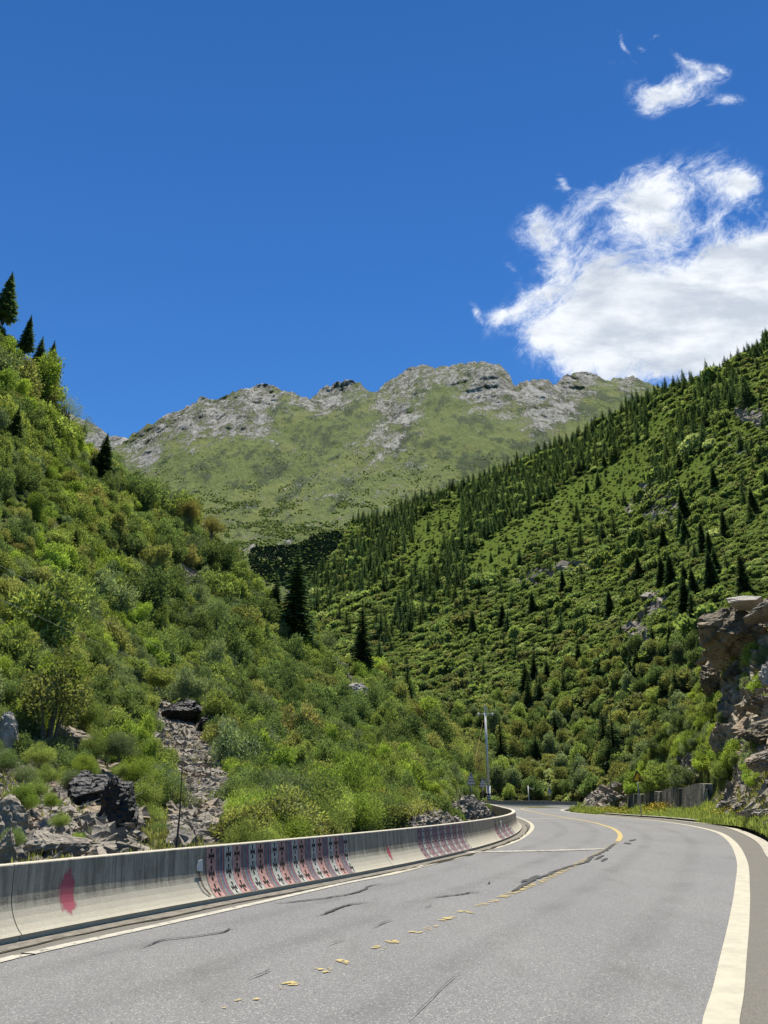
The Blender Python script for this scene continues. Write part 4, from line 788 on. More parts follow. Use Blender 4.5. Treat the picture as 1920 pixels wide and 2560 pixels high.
def campole(px, pyt, D, rad, label, small=False):
    top = P(px, pyt, D); o = empty('camera_pole', (top[0], top[1], -2.)); tag(o, label, 'camera pole'); H_ = top[2]+2
    if not small:
        MB().tube([(0, 0, 0), (0, 0, H_*.26)], rad*1.35, 12).build('lower_pole', M_wht, o, True)
        MB().tube([(0, 0, H_*.262), (0, 0, H_*.93)], (rad*1.1, rad*.62), 12).build('pole', M_wht, o, True)
        for k in range(4): MB().tube([(0, 0, 2.3+k*.55), (0, 0, 2.55+k*.55)], rad*1.42, 12).build('band', M_blk if k % 2 else M_galv, o, True)
        MB().box((-rad*1.6, -.1, H_*.30), (.5, .3, .7)).build('junction_box', M_galv, o)
        MB().tube([(-1.25, 0, H_*.905), (1.25, 0, H_*.905)], .09, 8).build('crossarm', M_galv, o, True)
        for x in (-1.45, 1.5):
            mb = MB(); mb.tube([(x, 0, H_*.905+.22), (x, 0, H_*.905+.02)], (.2, .3), 10); mb.tube([(x, 0, H_*.905), (x, 0, H_*.905-.22), (x, 0, H_*.905-.34)], (.28, .2, .06), 10); mb.build('camera_head', M_wht, o, True)
        mb = MB(); mb.tube([(0, 0, H_*.93), (0, 0, H_)], .06, 8); mb.build('mast_tip', M_galv, o, True)
        mb = MB(); mb.box((.18, -.05, H_*.955), (.75, .3, .3), Euler((0, .5, 0)).to_matrix()); mb.box((-.05, 0, H_*.975), (.3, .25, .35)); mb.build('camera_housing', M_wht, o)
    else:
        MB().tube([(0, 0, 0), (0, 0, H_)], rad, 8).build('pole', M_wht, o, True)
        mb = MB(); mb.tube([(0, 0, H_-.5), (.9, 0, H_-.55)], .05, 6); mb.tube([(.9, 0, H_-.5), (.9, 0, H_-.9)], (.2, .14), 8); mb.build('lamp_arm', M_wht, o)
    return o
campole(1212, 1760, 168, .30, 'tall white pole with two camera heads on a crossarm at the bend')
campole(1320, 1964, 180, .09, 'thin pale pole with a small arm beyond the far barrier', True)
for i, (a, b, da, db) in enumerate([((-40, 1392), (1000, 1838), 70, 150), ((-40, 1480), (1010, 1842), 70, 150), ((110, 2045), (420, 1905), 24, 45), ((130, 2062), (440, 1930), 24, 45)]):
    pa, pb = P(*a, da), P(*b, db); n = 24; f = np.linspace(0, 1, n)[:, None]; q = pa*(1-f)+pb*f; q[:, 2:] -= 4*f*(1-f)*(2.2 if i < 2 else .25)
    MB_ = MB().tube(q, (.011 if i < 2 else .005), 4).build('power_cable', M_alu)
    tag(MB_, ['thin pale cable crossing the left hillside, upper of the long pair', 'thin pale cable crossing the left hillside, lower of the long pair', 'short thin cable in front of the dark cliff, upper one', 'short thin cable in front of the dark cliff, lower one'][i], 'cable')
# guy wire of the camera pole
pa = P(1208, 1800, 168); pb = P(1188, 1900, 160); M_guy = simple('guy_sleeve', (.75, .45, .12), .5)
o = MB().tube([pa, pa*.45+pb*.55, pb], .018, 5).build('guy_wire', M_guy); tag(o, 'thin orange sleeved guy wire left of the tall camera pole', 'wire')
# ------------------------------------------------------------------ plants: prototype meshes
def leaves(cen, dr, nrm, L, Wd):
    s = np.cross(dr, nrm); s /= np.linalg.norm(s, axis=1)[:, None]+1e-9; L = np.broadcast_to(L, (len(cen),))[:, None]; Wd = np.broadcast_to(Wd, (len(cen),))[:, None]
    v = np.stack([cen-dr*L*.5, cen+s*Wd*.5+dr*L*.05, cen+dr*L*.5, cen-s*Wd*.5+dr*L*.05], 1).reshape(-1, 3)
    return v, np.arange(len(cen)*4).reshape(-1, 4)
def unit(n, r):
    v = r.normal(size=(n, 3)); return v/np.linalg.norm(v, axis=1)[:, None]
def crown(seed, n, size, nl, L, Wd, flat=.8, gap=.25, lift=0., wispy=0.):
    """leaf cloud made of many sub lobes; size = (rx, ry, rz)"""
    r = np.random.default_rng(seed); size = np.array(size)
    lc = unit(nl, r)*(r.random((nl, 1))**.45)*.72; lc[:, 2] = np.abs(lc[:, 2])*1.1-.12; lr = r.uniform(.16, .36, nl)
    per = r.choice(nl, n, p=lr**2/np.sum(lr**2)); u = unit(n, r); u[:, 2] = u[:, 2]*.8+.12
    rad = lr[per]*(1-gap*r.random(n)**2.2)*(.75+.5*fbm(u*2.3+lc[per]*9, 1.3, 3, .6, seed))
    q = lc[per]+u*rad[:, None]+r.normal(0, .02+wispy, (n, 3)); q[:, 2] += .2; q = q*size; q[:, 2] += lift
    dr = u*.6+unit(n, r)*.7+np.array([0, 0, .25]); dr /= np.linalg.norm(dr, axis=1)[:, None]
    nm = u*.7+unit(n, r)*.75+np.array([0, 0, .3]); nm /= np.linalg.norm(nm, axis=1)[:, None]
    v, f = leaves(q, dr, nm, L*r.uniform(.6, 1.4, n), Wd*r.uniform(.6, 1.3, n))
    lobev = r.random(nl)[per]*.6+r.random(n)*.4
    return v, f, lobev, lc*size+np.array([0, 0, .2*size[2]+lift])
def stems(tips, base_r, seed, n=6, z0=0.):
    r = np.random.default_rng(seed); mb = MB(); idx = r.choice(len(tips), min(n, len(tips)), replace=False)
    for i in idx:
        b = np.array([r.normal(0, base_r*1.5), r.normal(0, base_r*1.5), z0-.3]); t_ = tips[i]; m_ = b*.5+t_*.5+np.array([0, 0, .15*abs(t_[2])])
        mb.tube([b, m_, t_], (base_r, base_r*.6, base_r*.2), 5, caps=False)
    return mb
def shrub_me(name, seed, n, size, nl, L, Wd, mat, stem=M_twig, **k):
    v, f, lv, tips = crown(seed, n, size, nl, L, Wd, **k); mb = stems(tips, .03*size[0]/2, seed, 7)
    sv_ = np.concatenate(mb.v); sf = np.array([x[0] for x in mb.f[4]])
    me = mesh(name, np.concatenate([v, sv_]), [np.concatenate([f, sf+len(v)])], mi=np.concatenate([np.zeros(len(f), int), np.ones(len(sf), int)]), fattr={'lv': np.concatenate([lv, np.full(len(sf), .5)])})
    me.materials.append(mat); me.materials.append(stem); return me
def conifer_parts(seed, h, R, nw, nb, m_, Wf=.34, droop=.32, sparse=0.):
    r = np.random.default_rng(seed); C_, Dd, N_, LL, WW, LV = [], [], [], [], [], []
    for k in range(nw):
        f = k/nw; z = h*(.07+.91*f); Rk = R*((1-f)**.72)*r.uniform(.78, 1.15)+.02*h*.3
        if r.random() < sparse: continue
        for b in range(nb):
            a = 2*math.pi*(b+r.random()*.8)/nb+k*1.9; Lb = Rk*r.uniform(.72, 1.12); d = np.array([math.cos(a), math.sin(a), 0]); sd_ = np.array([-d[1], d[0], 0]); sh_ = r.random()
            for q in range(m_):
                t_ = (q+.6)/m_; dz = .10*t_-droop*t_*t_+.10*(t_ > .85)
                for sgn_ in ((-1, 1) if q < m_-1 else (0,)):
                    dd = d+sd_*sgn_*.75+np.array([0, 0, -.18]); dd /= np.linalg.norm(dd); ln = Lb*(.62 if m_ > 1 else 1.)*(1-.5*t_) if sgn_ else Lb*(.45 if m_ > 1 else 1.05)
                    c = d*Lb*(t_ if m_ > 1 else .52)+np.array([0, 0, z+dz*Lb])+dd*ln*.35*(1 if sgn_ else .2)
                    C_.append(c); Dd.append(dd); nn_ = np.array([0, 0, 1.])+r.normal(0, .35, 3); N_.append(nn_/np.linalg.norm(nn_)); LL.append(ln); WW.append(ln*Wf*r.uniform(.8, 1.3)); LV.append(sh_*.6+r.random()*.4)
    # leader
    for a in range(3):
        C_.append(np.array([0, 0, h*.975])); Dd.append(np.array([0, 0, 1.])); N_.append(np.array([math.cos(a*2.1), math.sin(a*2.1), 0])); LL.append(h*.09); WW.append(h*.02); LV.append(.5)
    v, f = leaves(np.array(C_), np.array(Dd), np.array(N_), np.array(LL), np.array(WW)); return v, f, np.array(LV)
def conifer_me(name, seed, h, R, nw, nb, m_, mat, **k):
    v, f, lv = conifer_parts(seed, h, R, nw, nb, m_, **k); tb = MB().tube([(0, 0, -1), (0, 0, h*.5), (0, 0, h*.97)], (R*.16, R*.09, .02), 5, caps=False)
    tv = np.concatenate(tb.v); tf = np.array([x[0] for x in tb.f[4]])+len(v)
    me = mesh(name, np.concatenate([v, tv]), np.concatenate([f, tf]), fattr={'lv': np.concatenate([lv, np.full(len(tf), .1)])}); me.materials.append(mat); return me
# near / mid / far shrub variants (unit about 1 m radius, scaled on placing)
def fam(pref, n, seeds, mats, L, Wd, size=(1, 1, .95), nl=26, **k):
    return [shrub_me('shrub_foliage', s_, n, size, nl, L, Wd, mt, **k) for s_, mt in zip(seeds, mats)]
SH_mid = {}
for nm, mt, sd_ in (('green', L_green, 11), ('deep', L_deep, 21), ('olive', L_olive, 31), ('rust', L_rust, 41), ('bright', L_bright, 51), ('grey', L_grey, 61)):
    SH_mid[nm] = [shrub_me('shrub_foliage', sd_+i, 6000, (1, 1, 1.0+.35*i), 20+6*i, .105, .045, mt, gap=.35, wispy=.03) for i in range(2)]
SH_near = {nm: [shrub_me('shrub_foliage', sd_+i, 15000, (1, 1, 1.0+.25*i), 44, .062, .018, mt, gap=.5, wispy=.02) for i in range(2)] for nm, mt, sd_ in (('green', L_green, 111), ('deep', L_deep, 131), ('bright', L_bright, 121), ('grey', L_grey, 141))}
SH_far = [shrub_me('shrub_foliage', 200+i, 800, (1, 1, .62), 11, .22, .15, mt) for i, mt in enumerate((S_green, S_green, S_lime, S_lime, S_olive, S_grey))]
def protocol(name, mes):
    c = bpy.data.collections.new(name)
    for i, me in enumerate(mes): c.objects.link(bpy.data.objects.new('%s_%02d' % (name, i), me))
    return c
def stuff(name, q, scl, idx, col, label, cat, tilt=.12, flat=None, seed=0, axes=None):
    r = np.random.default_rng(seed+len(q)); n = len(q)
    rot = np.c_[r.normal(0, tilt, n), r.normal(0, tilt, n), r.uniform(0, 6.283, n)]
    if axes is not None:
        from mathutils import Quaternion
        ax_ = np.array(axes)*.62+np.array([0, 0, .38]); rr_ = r.uniform(0, 6.283, n)
        rot = np.array([(Vector(ax_[i]).to_track_quat('Z', 'Y') @ Quaternion((0, 0, 1), rr_[i])).to_euler() for i in range(n)])
    me = bpy.data.meshes.new(name); me.vertices.add(n); me.vertices.foreach_set('co', np.asarray(q, np.float32).ravel())
    scl = np.asarray(scl, np.float32); sc3 = np.repeat(scl[:, None], 3, 1)*np.c_[r.uniform(.78, 1.22, (n, 2)), r.uniform(.72, 1.5, n)] if scl.ndim == 1 else scl
    for k, a in (('rot', rot), ('scl', sc3)):
        me.attributes.new(k, 'FLOAT_VECTOR', 'POINT').data.foreach_set('vector', np.asarray(a, np.float32).ravel())
    me.attributes.new('idx', 'INT', 'POINT').data.foreach_set('value', np.asarray(idx, np.int32))
    o = mk(name, me); tag(o, label, cat, kind='stuff')
    ng = bpy.data.node_groups.new(name+'_scatter', 'GeometryNodeTree'); ng.interface.new_socket('Geometry', in_out='INPUT', socket_type='NodeSocketGeometry'); ng.interface.new_socket('Geometry', in_out='OUTPUT', socket_type='NodeSocketGeometry')
    N = ng.nodes; gi, go = N.new('NodeGroupInput'), N.new('NodeGroupOutput'); ci = N.new('GeometryNodeCollectionInfo'); ci.inputs[0].default_value = col; ci.inputs[1].default_value = True; ci.inputs[2].default_value = True
    ip = N.new('GeometryNodeInstanceOnPoints'); ip.inputs['Pick Instance'].default_value = True
    def na(nm, ty): x = N.new('GeometryNodeInputNamedAttribute'); x.data_type = ty; x.inputs[0].default_value = nm; return x.outputs[0]
    for a, b in ((gi.outputs[0], ip.inputs['Points']), (ci.outputs[0], ip.inputs['Instance']), (na('idx', 'INT'), ip.inputs['Instance Index']), (na('rot', 'FLOAT_VECTOR'), ip.inputs['Rotation']), (na('scl', 'FLOAT_VECTOR'), ip.inputs['Scale']), (ip.outputs[0], go.inputs[0])): ng.links.new(a, b)
    md = o.modifiers.new('scatter', 'NODES'); md.node_group = ng; return o
# ------------------------------------------------------------------ left hillside cover
names = list(SH_mid); colL = protocol('left_cover', [m_ for nm in names for m_ in SH_mid[nm]])
def regionL(px, py):
    """foliage kind weights by place on the hillside"""
    n = fbm(np.stack([px/160, py/160, px*0], -1), 1., 3, .6, 8); n2 = fbm(np.stack([px/90, py/90, px*0+4], -1), 1., 2, .5, 28)
    w_ = np.stack([np.full(n.shape, .42), .28+0*n, .09+0*n, .006+0*n, .08+0*n, .14+0*n], -1)
    rust = np.exp(-(((px-480)/70)**2+((py-1290)/70)**2))+.8*np.exp(-(((px-1090)/110)**2+((py-1800)/70)**2))+.9*np.exp(-(((px-985)/40)**2+((py-1700)/60)**2))+.6*np.exp(-(((px-600)/40)**2+((py-1420)/50)**2))+.5*np.exp(-(((px-250)/60)**2+((py-1100)/60)**2))
    w_[..., 3] += .7*rust; w_[..., 2] += .8*rust+.22*(n2 > .58)
    w_[..., 4] += 1.3*np.exp(-(((px-150)/70)**2+((py-1400)/40)**2))+1.0*np.exp(-(((px-800)/200)**2+((py-1980)/90)**2))+.8*np.exp(-(((px-330)/50)**2+((py-1950)/60)**2))+.5*(n > .62)+.5*np.exp(-(((px-60)/100)**2+((py-900)/140)**2))
    w_[..., 1] += 1.0*(n < .42)+.8*np.exp(-(((px-700)/110)**2+((py-1800)/120)**2))
    w_[..., 5] += 1.0*np.exp(-(((px-450)/120)**2+((py-1560)/160)**2)); return w_/w_.sum(-1, keepdims=True)
def wL(px, py, D, rk): return (rk < .3)*(px > -500)*(px < 1215)*((D > 40) | (px > 600))*~((px > 1120) & (D < 125))*np.minimum(2.2, (110/D)**.9)*1.
q, nr = sample(PL, 16000, wL, np.random.default_rng(3)); Dq = np.hypot(q[:, 0], q[:, 1])
k_ = thin(q, np.clip(Dq*.0145, .85, 2.5)); q = q[k_]; Dq = Dq[k_]
qx, qy = proj(q); wr = regionL(qx, qy); r_ = np.random.default_rng(12); kind_ = (wr.cumsum(-1) > r_.random((len(q), 1))).argmax(-1)
sc = np.clip(Dq*.0145, .9, 2.5)*r_.lognormal(0, .27, len(q))*1.0
big_ = r_.random(len(q)) < .08; sc = np.where(big_, sc*1.45, sc)
nearcut = Dq < 62; q[:, 2] -= sc*.15; sc = sc*1.16
print('left shrubs', len(q))
inF = (qx > -60) & (qx < 1260) & (qy > 650) & (qy < 2140)
order = np.argsort(-np.where(inF, sc/Dq, -1)); ind = order[:165]; rest = order[165:]
def where_left(x, y):
    a = 'at the left edge of the hill' if x < 160 else ('left of the rock slide' if x < 380 and y > 1650 else ('above the rock slide' if x < 620 and y > 1450 else ('in the left part of the hill' if x < 420 else ('in the middle of the left hill' if x < 760 else 'near the right end of the left hill'))))
    b = 'high up' if y < 1200 else ('halfway up' if y < 1550 else ('lower down' if y < 1850 else 'just above the barrier'))
    return b+' '+a
LAB = {'green': 'mid green leafy shrub crowded among others on the left hillside', 'deep': 'dark green leafy shrub crowded among others on the left hillside', 'olive': 'olive green shrub among others on the left hillside', 'rust': 'rust tinted shrub among green ones on the left hillside', 'bright': 'bright yellow green shrub on the lower left hillside', 'grey': 'greyish green shrub among others on the left hillside'}
def put(me, loc, s, rz, name, label, cat, group, tilt=(0, 0)):
    o = bpy.data.objects.new(name, me); COL.objects.link(o); o.location = loc; o.rotation_euler = (tilt[0], tilt[1], rz); o.scale = (s, s, s) if np.isscalar(s) else s
    return tag(o, label, cat, group)
for i in ind:
    nm = names[kind_[i]]; pool = SH_near.get(nm, SH_mid[nm]) if Dq[i] < 50 else SH_mid[nm]
    put(pool[i % 2], q[i], (sc[i]*r_.uniform(.8, 1.2), sc[i]*r_.uniform(.8, 1.2), sc[i]*r_.uniform(.75, 1.45)), r_.uniform(0, 6.28), 'shrub', LAB[nm].split(' crowded')[0].split(' among')[0].replace(' on the lower left hillside', '')+' '+where_left(qx[i], qy[i]), 'shrub', nm+' shrubs '+where_left(qx[i], qy[i])+' of the left hillside', (r_.normal(0, .25), r_.normal(0, .25)))
stuff('hillside_shrubs', q[rest], sc[rest], kind_[rest]*2+(rest % 2), colL, 'dense mixed shrub cover on the left hillside', 'shrub cover', tilt=.28)
# extra front row shrubs
def shrub_at(px, py, D, s, nm, label, pool=None, z=None, sz=1.):
    loc = P(px, py, D) if z is None else G(px, py)
    me = (SH_near.get(nm, SH_mid[nm]) if D < 52 else SH_mid[nm])[int(px) % 2]
    return put(me, loc-np.array([0, 0, s*.1]), (s, s, s*sz), (px*.37) % 6.28, 'shrub', label, 'shrub', None)
for px, s, nm, lb in [(640, 1.7, 'bright', 'willowy bright green bush rising behind the start of the mural'), (720, 1.9, 'bright', 'tall bright green bush behind the middle of the large mural'), (805, 1.9, 'green', 'leafy green bush behind the right half of the large mural'), (880, 1.7, 'bright', 'bright bush behind the barrier just past the large mural'), (950, 1.5, 'green', 'rounded green bush behind the red marked barrier joint')]:
    D = 31+(px-600)*.02; shrub_at(px, 2085-(px-640)*.06, D, s, nm, lb)
for px, py, D, s, nm, lb in [(365, 2085, 34, 1.05, 'green', 'drooping green bush beside the dark wet cliff'), (350, 2010, 37, 1.25, 'green', 'green bush on the right of the dark wet cliff'), (352, 1950, 40, 1.2, 'bright', 'bright topped bush above the dark wet cliff'), (395, 2110, 30, .7, 'deep', 'dark low bush under the drooping one'), (300, 1880, 46, 1.3, 'grey', 'grey green bush on the ledge above the dark cliff'), (240, 1880, 46, 1.2, 'green', 'green bush on the rim left above the dark cliff'), (210, 1800, 50, 1.5, 'green', 'green bush behind the young conifer'), (60, 2010, 25, .6, 'bright', 'small bright bush on the near left scree'), (90, 1985, 27, .5, 'green', 'small round bush higher on the near left scree'), (130, 2010, 26, .35, 'bright', 'tiny bright plant right on the near left scree'), (30, 2110, 19, .35, 'deep', 'dark low plant beside the grey boulder at the left edge'), (60, 1950, 32, .6, 'grey', 'grey green plant at the top of the scree'), (10, 1920, 34, .8, 'deep', 'dark bush at the left edge above the scree'), (100, 1900, 38, .8, 'green', 'green bush under the young conifer'), (620, 2090, 33, .8, 'grey', 'grey green bush at the right foot of the rock slide'), (455, 2108, 28, .42, 'green', 'low bush beneath the thin dead sapling'), (575, 1960, 56, .8, 'green', 'green bush on the right rim of the rock slide'), (400, 1900, 62, .8, 'grey', 'grey bush on the left rim of the rock slide'), (500, 1890, 68, .5, 'green', 'small bush growing inside the rock slide'), (560, 2050, 40, .5, 'bright', 'small bright plant low in the rock slide'), (520, 2100, 30, .4, 'grey', 'low grey plant at the foot of the rock slide'), (1165, 2048, 52, .45, 'bright', 'leafy bush behind the rubble heap by the barrier'), (1105, 2020, 70, 1.2, 'green', 'green bush left of the two sign backs'), (1215, 2040, 60, .7, 'green', 'small leafy plant right of the rubble heap'), (1090, 2030, 56, 1.4, 'green', 'round green bush behind the rubble heap'), (150, 1700, 60, 2., 'bright', 'yellow green bush above the near left cliff'), (465, 1735, 84, 2.2, 'grey', 'overhanging grey green bush above the rock slide'), (545, 1785, 80, 2.0, 'green', 'overhanging green bush right above the rock slide'), (150, 2060, 23, .32, 'green', 'small green plant in the middle of the near scree'), (40, 2060, 22, .3, 'grey', 'grey plant above the grey boulder on the scree'), (190, 2110, 22, .3, 'bright', 'bright small plant low on the right of the scree'), (120, 1950, 32, .6, 'green', 'round green bush at the top right of the scree'), (175, 1975, 34, .7, 'grey', 'grey green bush beside the black rock'), (300, 1935, 40, .6, 'green', 'small green bush on top of the wet cliff'), (210, 1925, 40, .8, 'bright', 'bright small bush left of the wet cliff top'), (235, 2100, 26, .35, 'grey', 'small grey plant at the left foot of the wet cliff'), (400, 1705, 86, 2.0, 'green', 'bush over the top left rim of the rock slide'), (20, 1760, 50, 1.6, 'deep', 'dark bush at the left edge over the cliff'), (60, 1830, 46, 1.1, 'deep', 'dark bush left of the young conifer')]:
    shrub_at(px, py, D, s, nm, lb)
# ------------------------------------------------------------------ conifers
C_near = [(conifer_me('spruce_crown', 300+i, 14, 2.9-.2*i, [40, 36, 30][i], [10, 9, 8][i], 5, mt, Wf=.38, sparse=[.03, .06, .10][i], droop=[.3, .42, .2][i]), i) for i, mt in enumerate((L_con, L_con, L_young))]
C_young = conifer_me('fir_crown', 310, 14, 3.1, 26, 9, 5, L_young, Wf=.62, sparse=.1, droop=.15)
C_far = [conifer_me('spruce_crown', 320+i, 14, [3.3, 2.8, 3.8, 3.1][i], 19, 8, 2, [L_con, L_con, L_con, L_con2][i], Wf=.5) for i in range(4)]
C_dist = [conifer_me('spruce_crown', 340+i, 14, [2.6, 2.2, 2.9][i], 13, 7, 1, L_con, Wf=.62) for i in range(3)]
C_trunk = MB().tube([(0, 0, -1.5), (0, 0, 7), (0, 0, 13.7)], (.20, .11, .015), 7).me('trunk', True); C_trunk.materials.append(M_bark)
def conifer(loc, h, label, me=None, wid=1., group=None, trunk=True):
    o = empty('conifer', tuple(loc)); s = h/14; o.scale = (s*wid, s*wid, s); o.rotation_euler[2] = random.uniform(0, 6.28); tag(o, label, 'conifer', group)
    c = bpy.data.objects.new('crown', me or random.choice(C_near)[0]); COL.objects.link(c); c.parent = o
    t_ = bpy.data.objects.new('trunk', C_trunk); COL.objects.link(t_); t_.parent = o; return o
def con_px(px, top, base, D, label, wid=1., patch_=None, k=0):
    b = P(px, base, D) if patch_ is None else hit(patch_, px, base); D = math.hypot(b[0], b[1]); tp = P(px, top, D); return conifer(b, tp[2]-b[2], label, C_young if 'young' in label else C_near[k % 2][0], wid)
for a in [(735, 1366, 1655, 160, 'tall dark conifer standing at the crest of the left hillside', 1.15), (905, 1500, 1690, 168, 'dark conifer on the right slope of the left spur', 1.0), (1020, 1650, 1800, 165, 'slim dark conifer lowest on the spur crest', .85), (685, 1425, 1600, 175, 'narrow dark conifer just left of the tallest crest one', 1.0),
          (8, 672, 800, 185, 'dark conifer cut by the left edge on the skyline', 1.05), (62, 782, 880, 186, 'small dark conifer on the steep left skyline', .9), (86, 835, 965, 184, 'left one of two dark skyline conifers', .95), (116, 846, 975, 186, 'right one of two dark skyline conifers', .95), (252, 1080, 1215, 180, 'broad dark conifer below the skyline left of the mountain notch', 1.2), (225, 1130, 1215, 178, 'small dark conifer touching the broad one near the notch', 1.),
          (45, 1620, 1850, 60, 'dark shaded conifer at the left edge of the slope', 1.2), (660, 1550, 1700, 140, 'dark conifer half hidden in shrubs below the crest', 1.), (290, 1360, 1440, 130, 'small dark conifer in the middle of the left hillside', 1.), (30, 1010, 1120, 140, 'dark conifer high on the upper left slope', 1.05), (180, 1320, 1400, 120, 'dark conifer halfway up the left slope', 1.), (20, 1480, 1600, 80, 'dark green conifer at the left edge halfway up', 1.2)]:
    con_px(a[0], a[1], a[2], a[3], a[4], a[5], k=2 if 'young' in a[4] else int(a[0]))
# airy skyline tree and broadleaf trees on the left
def broad(px, base, D, h, w_, nm, label, thin_=False, seed=1, group=None):
    o = empty('broadleaf_tree', tuple(P(px, base, D))); tag(o, label, 'tree', group)
    v, f, lv, tips = crown(seed, 7000 if not thin_ else 3200, (w_, w_, h*.55), 34, .24, .12, lift=h*.32, gap=.5, wispy=.03 if thin_ else .015)
    me = mesh('crown', v, f, fattr={'lv': lv}); mk('crown', me, dict(green=L_green, rust=L_rust, olive=L_olive, grey=L_grey, bright=L_bright, deep=L_deep)[nm], o)
    mb = stems(tips, .09*h/6, seed, 14); mb.tube([(0, 0, -1), (0, 0, h*.25), (.1, 0, h*.45)], (.13, .11, .06), 6); mb.build('trunk', M_twig, o); return o
for i, a in enumerate([(165, 1075, 186, 11, 4.2, 'grey', 'pale airy tree standing against the sky on the left slope', True), (200, 1110, 188, 9, 4.2, 'grey', 'thin leaved tree leaning into the sky near the notch', True), (128, 1020, 184, 8, 3.4, 'olive', 'olive skyline tree below the pair of dark conifers', False), (470, 1310, 190, 7.5, 4.5, 'rust', 'rust brown tree on the crest below the far meadow', False), (525, 1350, 190, 7.5, 4, 'rust', 'second rust brown tree on the crest, lower right', False), (575, 1405, 188, 5.5, 3, 'rust', 'small brownish tree on the crest left of the tall conifer', False), (815, 1640, 172, 6, 3.2, 'grey', 'bare looking grey green tree behind the spur rocks', True), (955, 1740, 170, 8, 3, 'rust', 'yellow brown tree left of the lowest spur conifer', False), (980, 1780, 165, 8, 3.2, 'olive', 'olive tree beside the lowest spur conifer', False),
                       (1075, 1850, 165, 8, 4.5, 'rust', 'reddish brown tree at the foot of the spur', False), (1125, 1890, 165, 8, 4.2, 'olive', 'olive brown tree left of the tall camera pole', False), (1150, 1950, 160, 9, 4, 'green', 'green tree behind the sign backs', False), (1180, 1995, 200, 16, 6, 'rust', 'reddish tree just behind the tall camera pole', False), (1235, 2000, 205, 13, 6, 'green', 'green tree right of the tall camera pole', False), (1285, 2004, 205, 8.5, 6, 'deep', 'dark green tree above the far barrier', False), (1180, 2000, 182, 8, 4, 'deep', 'dark leafy tree filling the gap between the sign backs', False), (112, 1905, 46, 6.8, 2.3, 'olive', 'slim light green tree on the near left slope above the scree', True)]):
    broad(a[0], a[1], a[2], a[3], a[4], a[5], a[6], a[7], 400+i)
# ------------------------------------------------------------------ right valley side cover
listed = [z6([(x, a)])[0]+(z6([(x, b)])[0][1],) for x, a, b in [(670, 90, 220), (640, 230, 380), (515, 140, 240), (460, 200, 290), (415, 150, 230), (265, 150, 215), (205, 225, 300), (75, 300, 420), (170, 310, 380), (130, 315, 375), (40, 415, 470), (1045, 30, 145), (1325, 100, 220), (1410, 130, 350), (1440, 120, 300), (790, 360, 470), (885, 340, 500), (950, 320, 450), (950, 500, 640), (1115, 530, 700), (1200, 530, 700), (1030, 640, 850), (1000, 670, 850), (720, 600, 750), (755, 470, 590), (645, 760, 950), (555, 700, 860), (465, 800, 980), (530, 800, 990), (510, 790, 980), (900, 790, 920), (700, 900, 1040), (740, 960, 1080), (785, 920, 990), (600, 980, 1130), (630, 1030, 1150), (860, 990, 1100), (1040, 1000, 1080), (1165, 790, 970), (1240, 750, 980), (390, 910, 1030), (410, 1090, 1250), (450, 1150, 1250), (500, 1100, 1270), (350, 1150, 1250), (480, 1010, 1080), (805, 1120, 1200), (285, 1080, 1140), (130, 730, 800), (1150, 590, 730), (820, 430, 500), (600, 560, 680), (1075, 430, 540), (1330, 350, 580), (1300, 370, 480), (360, 180, 220), (350, 105, 145), (480, 110, 160), (575, 70, 120), (550, 80, 130), (290, 350, 395), (240, 320, 370)]]
listed += [z4([(x, a)])[0]+(z4([(x, b)])[0][1],) for x, a, b in [(525, 1120, 1250), (450, 1190, 1290), (700, 1250, 1380), (640, 1360, 1600), (560, 1440, 1620), (820, 1500, 1650), (1100, 1210, 1480), (1310, 850, 950), (1370, 750, 860), (1400, 830, 890), (1530, 920, 1060), (1610, 890, 990), (1250, 1170, 1300), (1380, 1360, 1580), (1180, 1600, 1760), (1240, 1530, 1650), (1290, 1650, 1930), (390, 1330, 1470), (460, 1330, 1390), (335, 1330, 1390), (1540, 440, 720), (1480, 550, 720), (1515, 500, 710), (770, 1000, 1080), (1560, 1350, 1480), (1360, 930, 990), (1290, 1000, 1070), (680, 1140, 1190), (730, 1120, 1165), (640, 900, 1080), (560, 1000, 1120), (1270, 400, 480), (1645, 180, 300), (560, 640, 665)]]
listed += [z3([(x, a)])[0]+(z3([(x, b)])[0][1],) for x, a, b in [(565, 920, 990), (630, 895, 980), (665, 925, 980), (585, 1000, 1060), (645, 970, 1080), (570, 1070, 1155), (495, 1105, 1240), (885, 1085, 1145), (825, 1160, 1230), (975, 1035, 1075), (1035, 1060, 1160), (1085, 1020, 1060), (1110, 1035, 1075), (1200, 1000, 1050), (1295, 1010, 1160), (1340, 820, 900), (1385, 710, 790), (1445, 670, 760), (1240, 985, 1020), (1140, 1070, 1180), (925, 1050, 1105), (910, 1165, 1210), (1300, 820, 870), (1185, 865, 915), (350, 1100, 1190), (300, 1150, 1244)]]
trees = []
for x, a, b in listed:
    w_ = hit(PR, x, b); D = math.hypot(w_[0], w_[1]); trees.append((w_, max(4., (b-a)*1.06/2100*D), 1.15 if (b-a) < 60 else 1.))
q, nr = sample(PR, 9000, lambda px, py, D, rk: mask(dense, px, py)*1., np.random.default_rng(5)); q = q[thin(q, 6.2)]
r_ = np.random.default_rng(9)
for w_ in q: trees.append((w_, r_.uniform(8, 21), r_.uniform(.85, 1.2)))
q, nr = sample(PR, 1500, lambda px, py, D, rk: (~mask(dense+meadow, px, py))*(px < 2100)*(.25+1.*(py < 1750))*(fbm(np.stack([px/120, py/120, px*0], -1), 1, 3, .6, 77) > .52), np.random.default_rng(6)); q = q[thin(q, 13.)][:330]
for w_ in q: trees.append((w_, r_.uniform(6, 16), r_.uniform(.9, 1.25)))
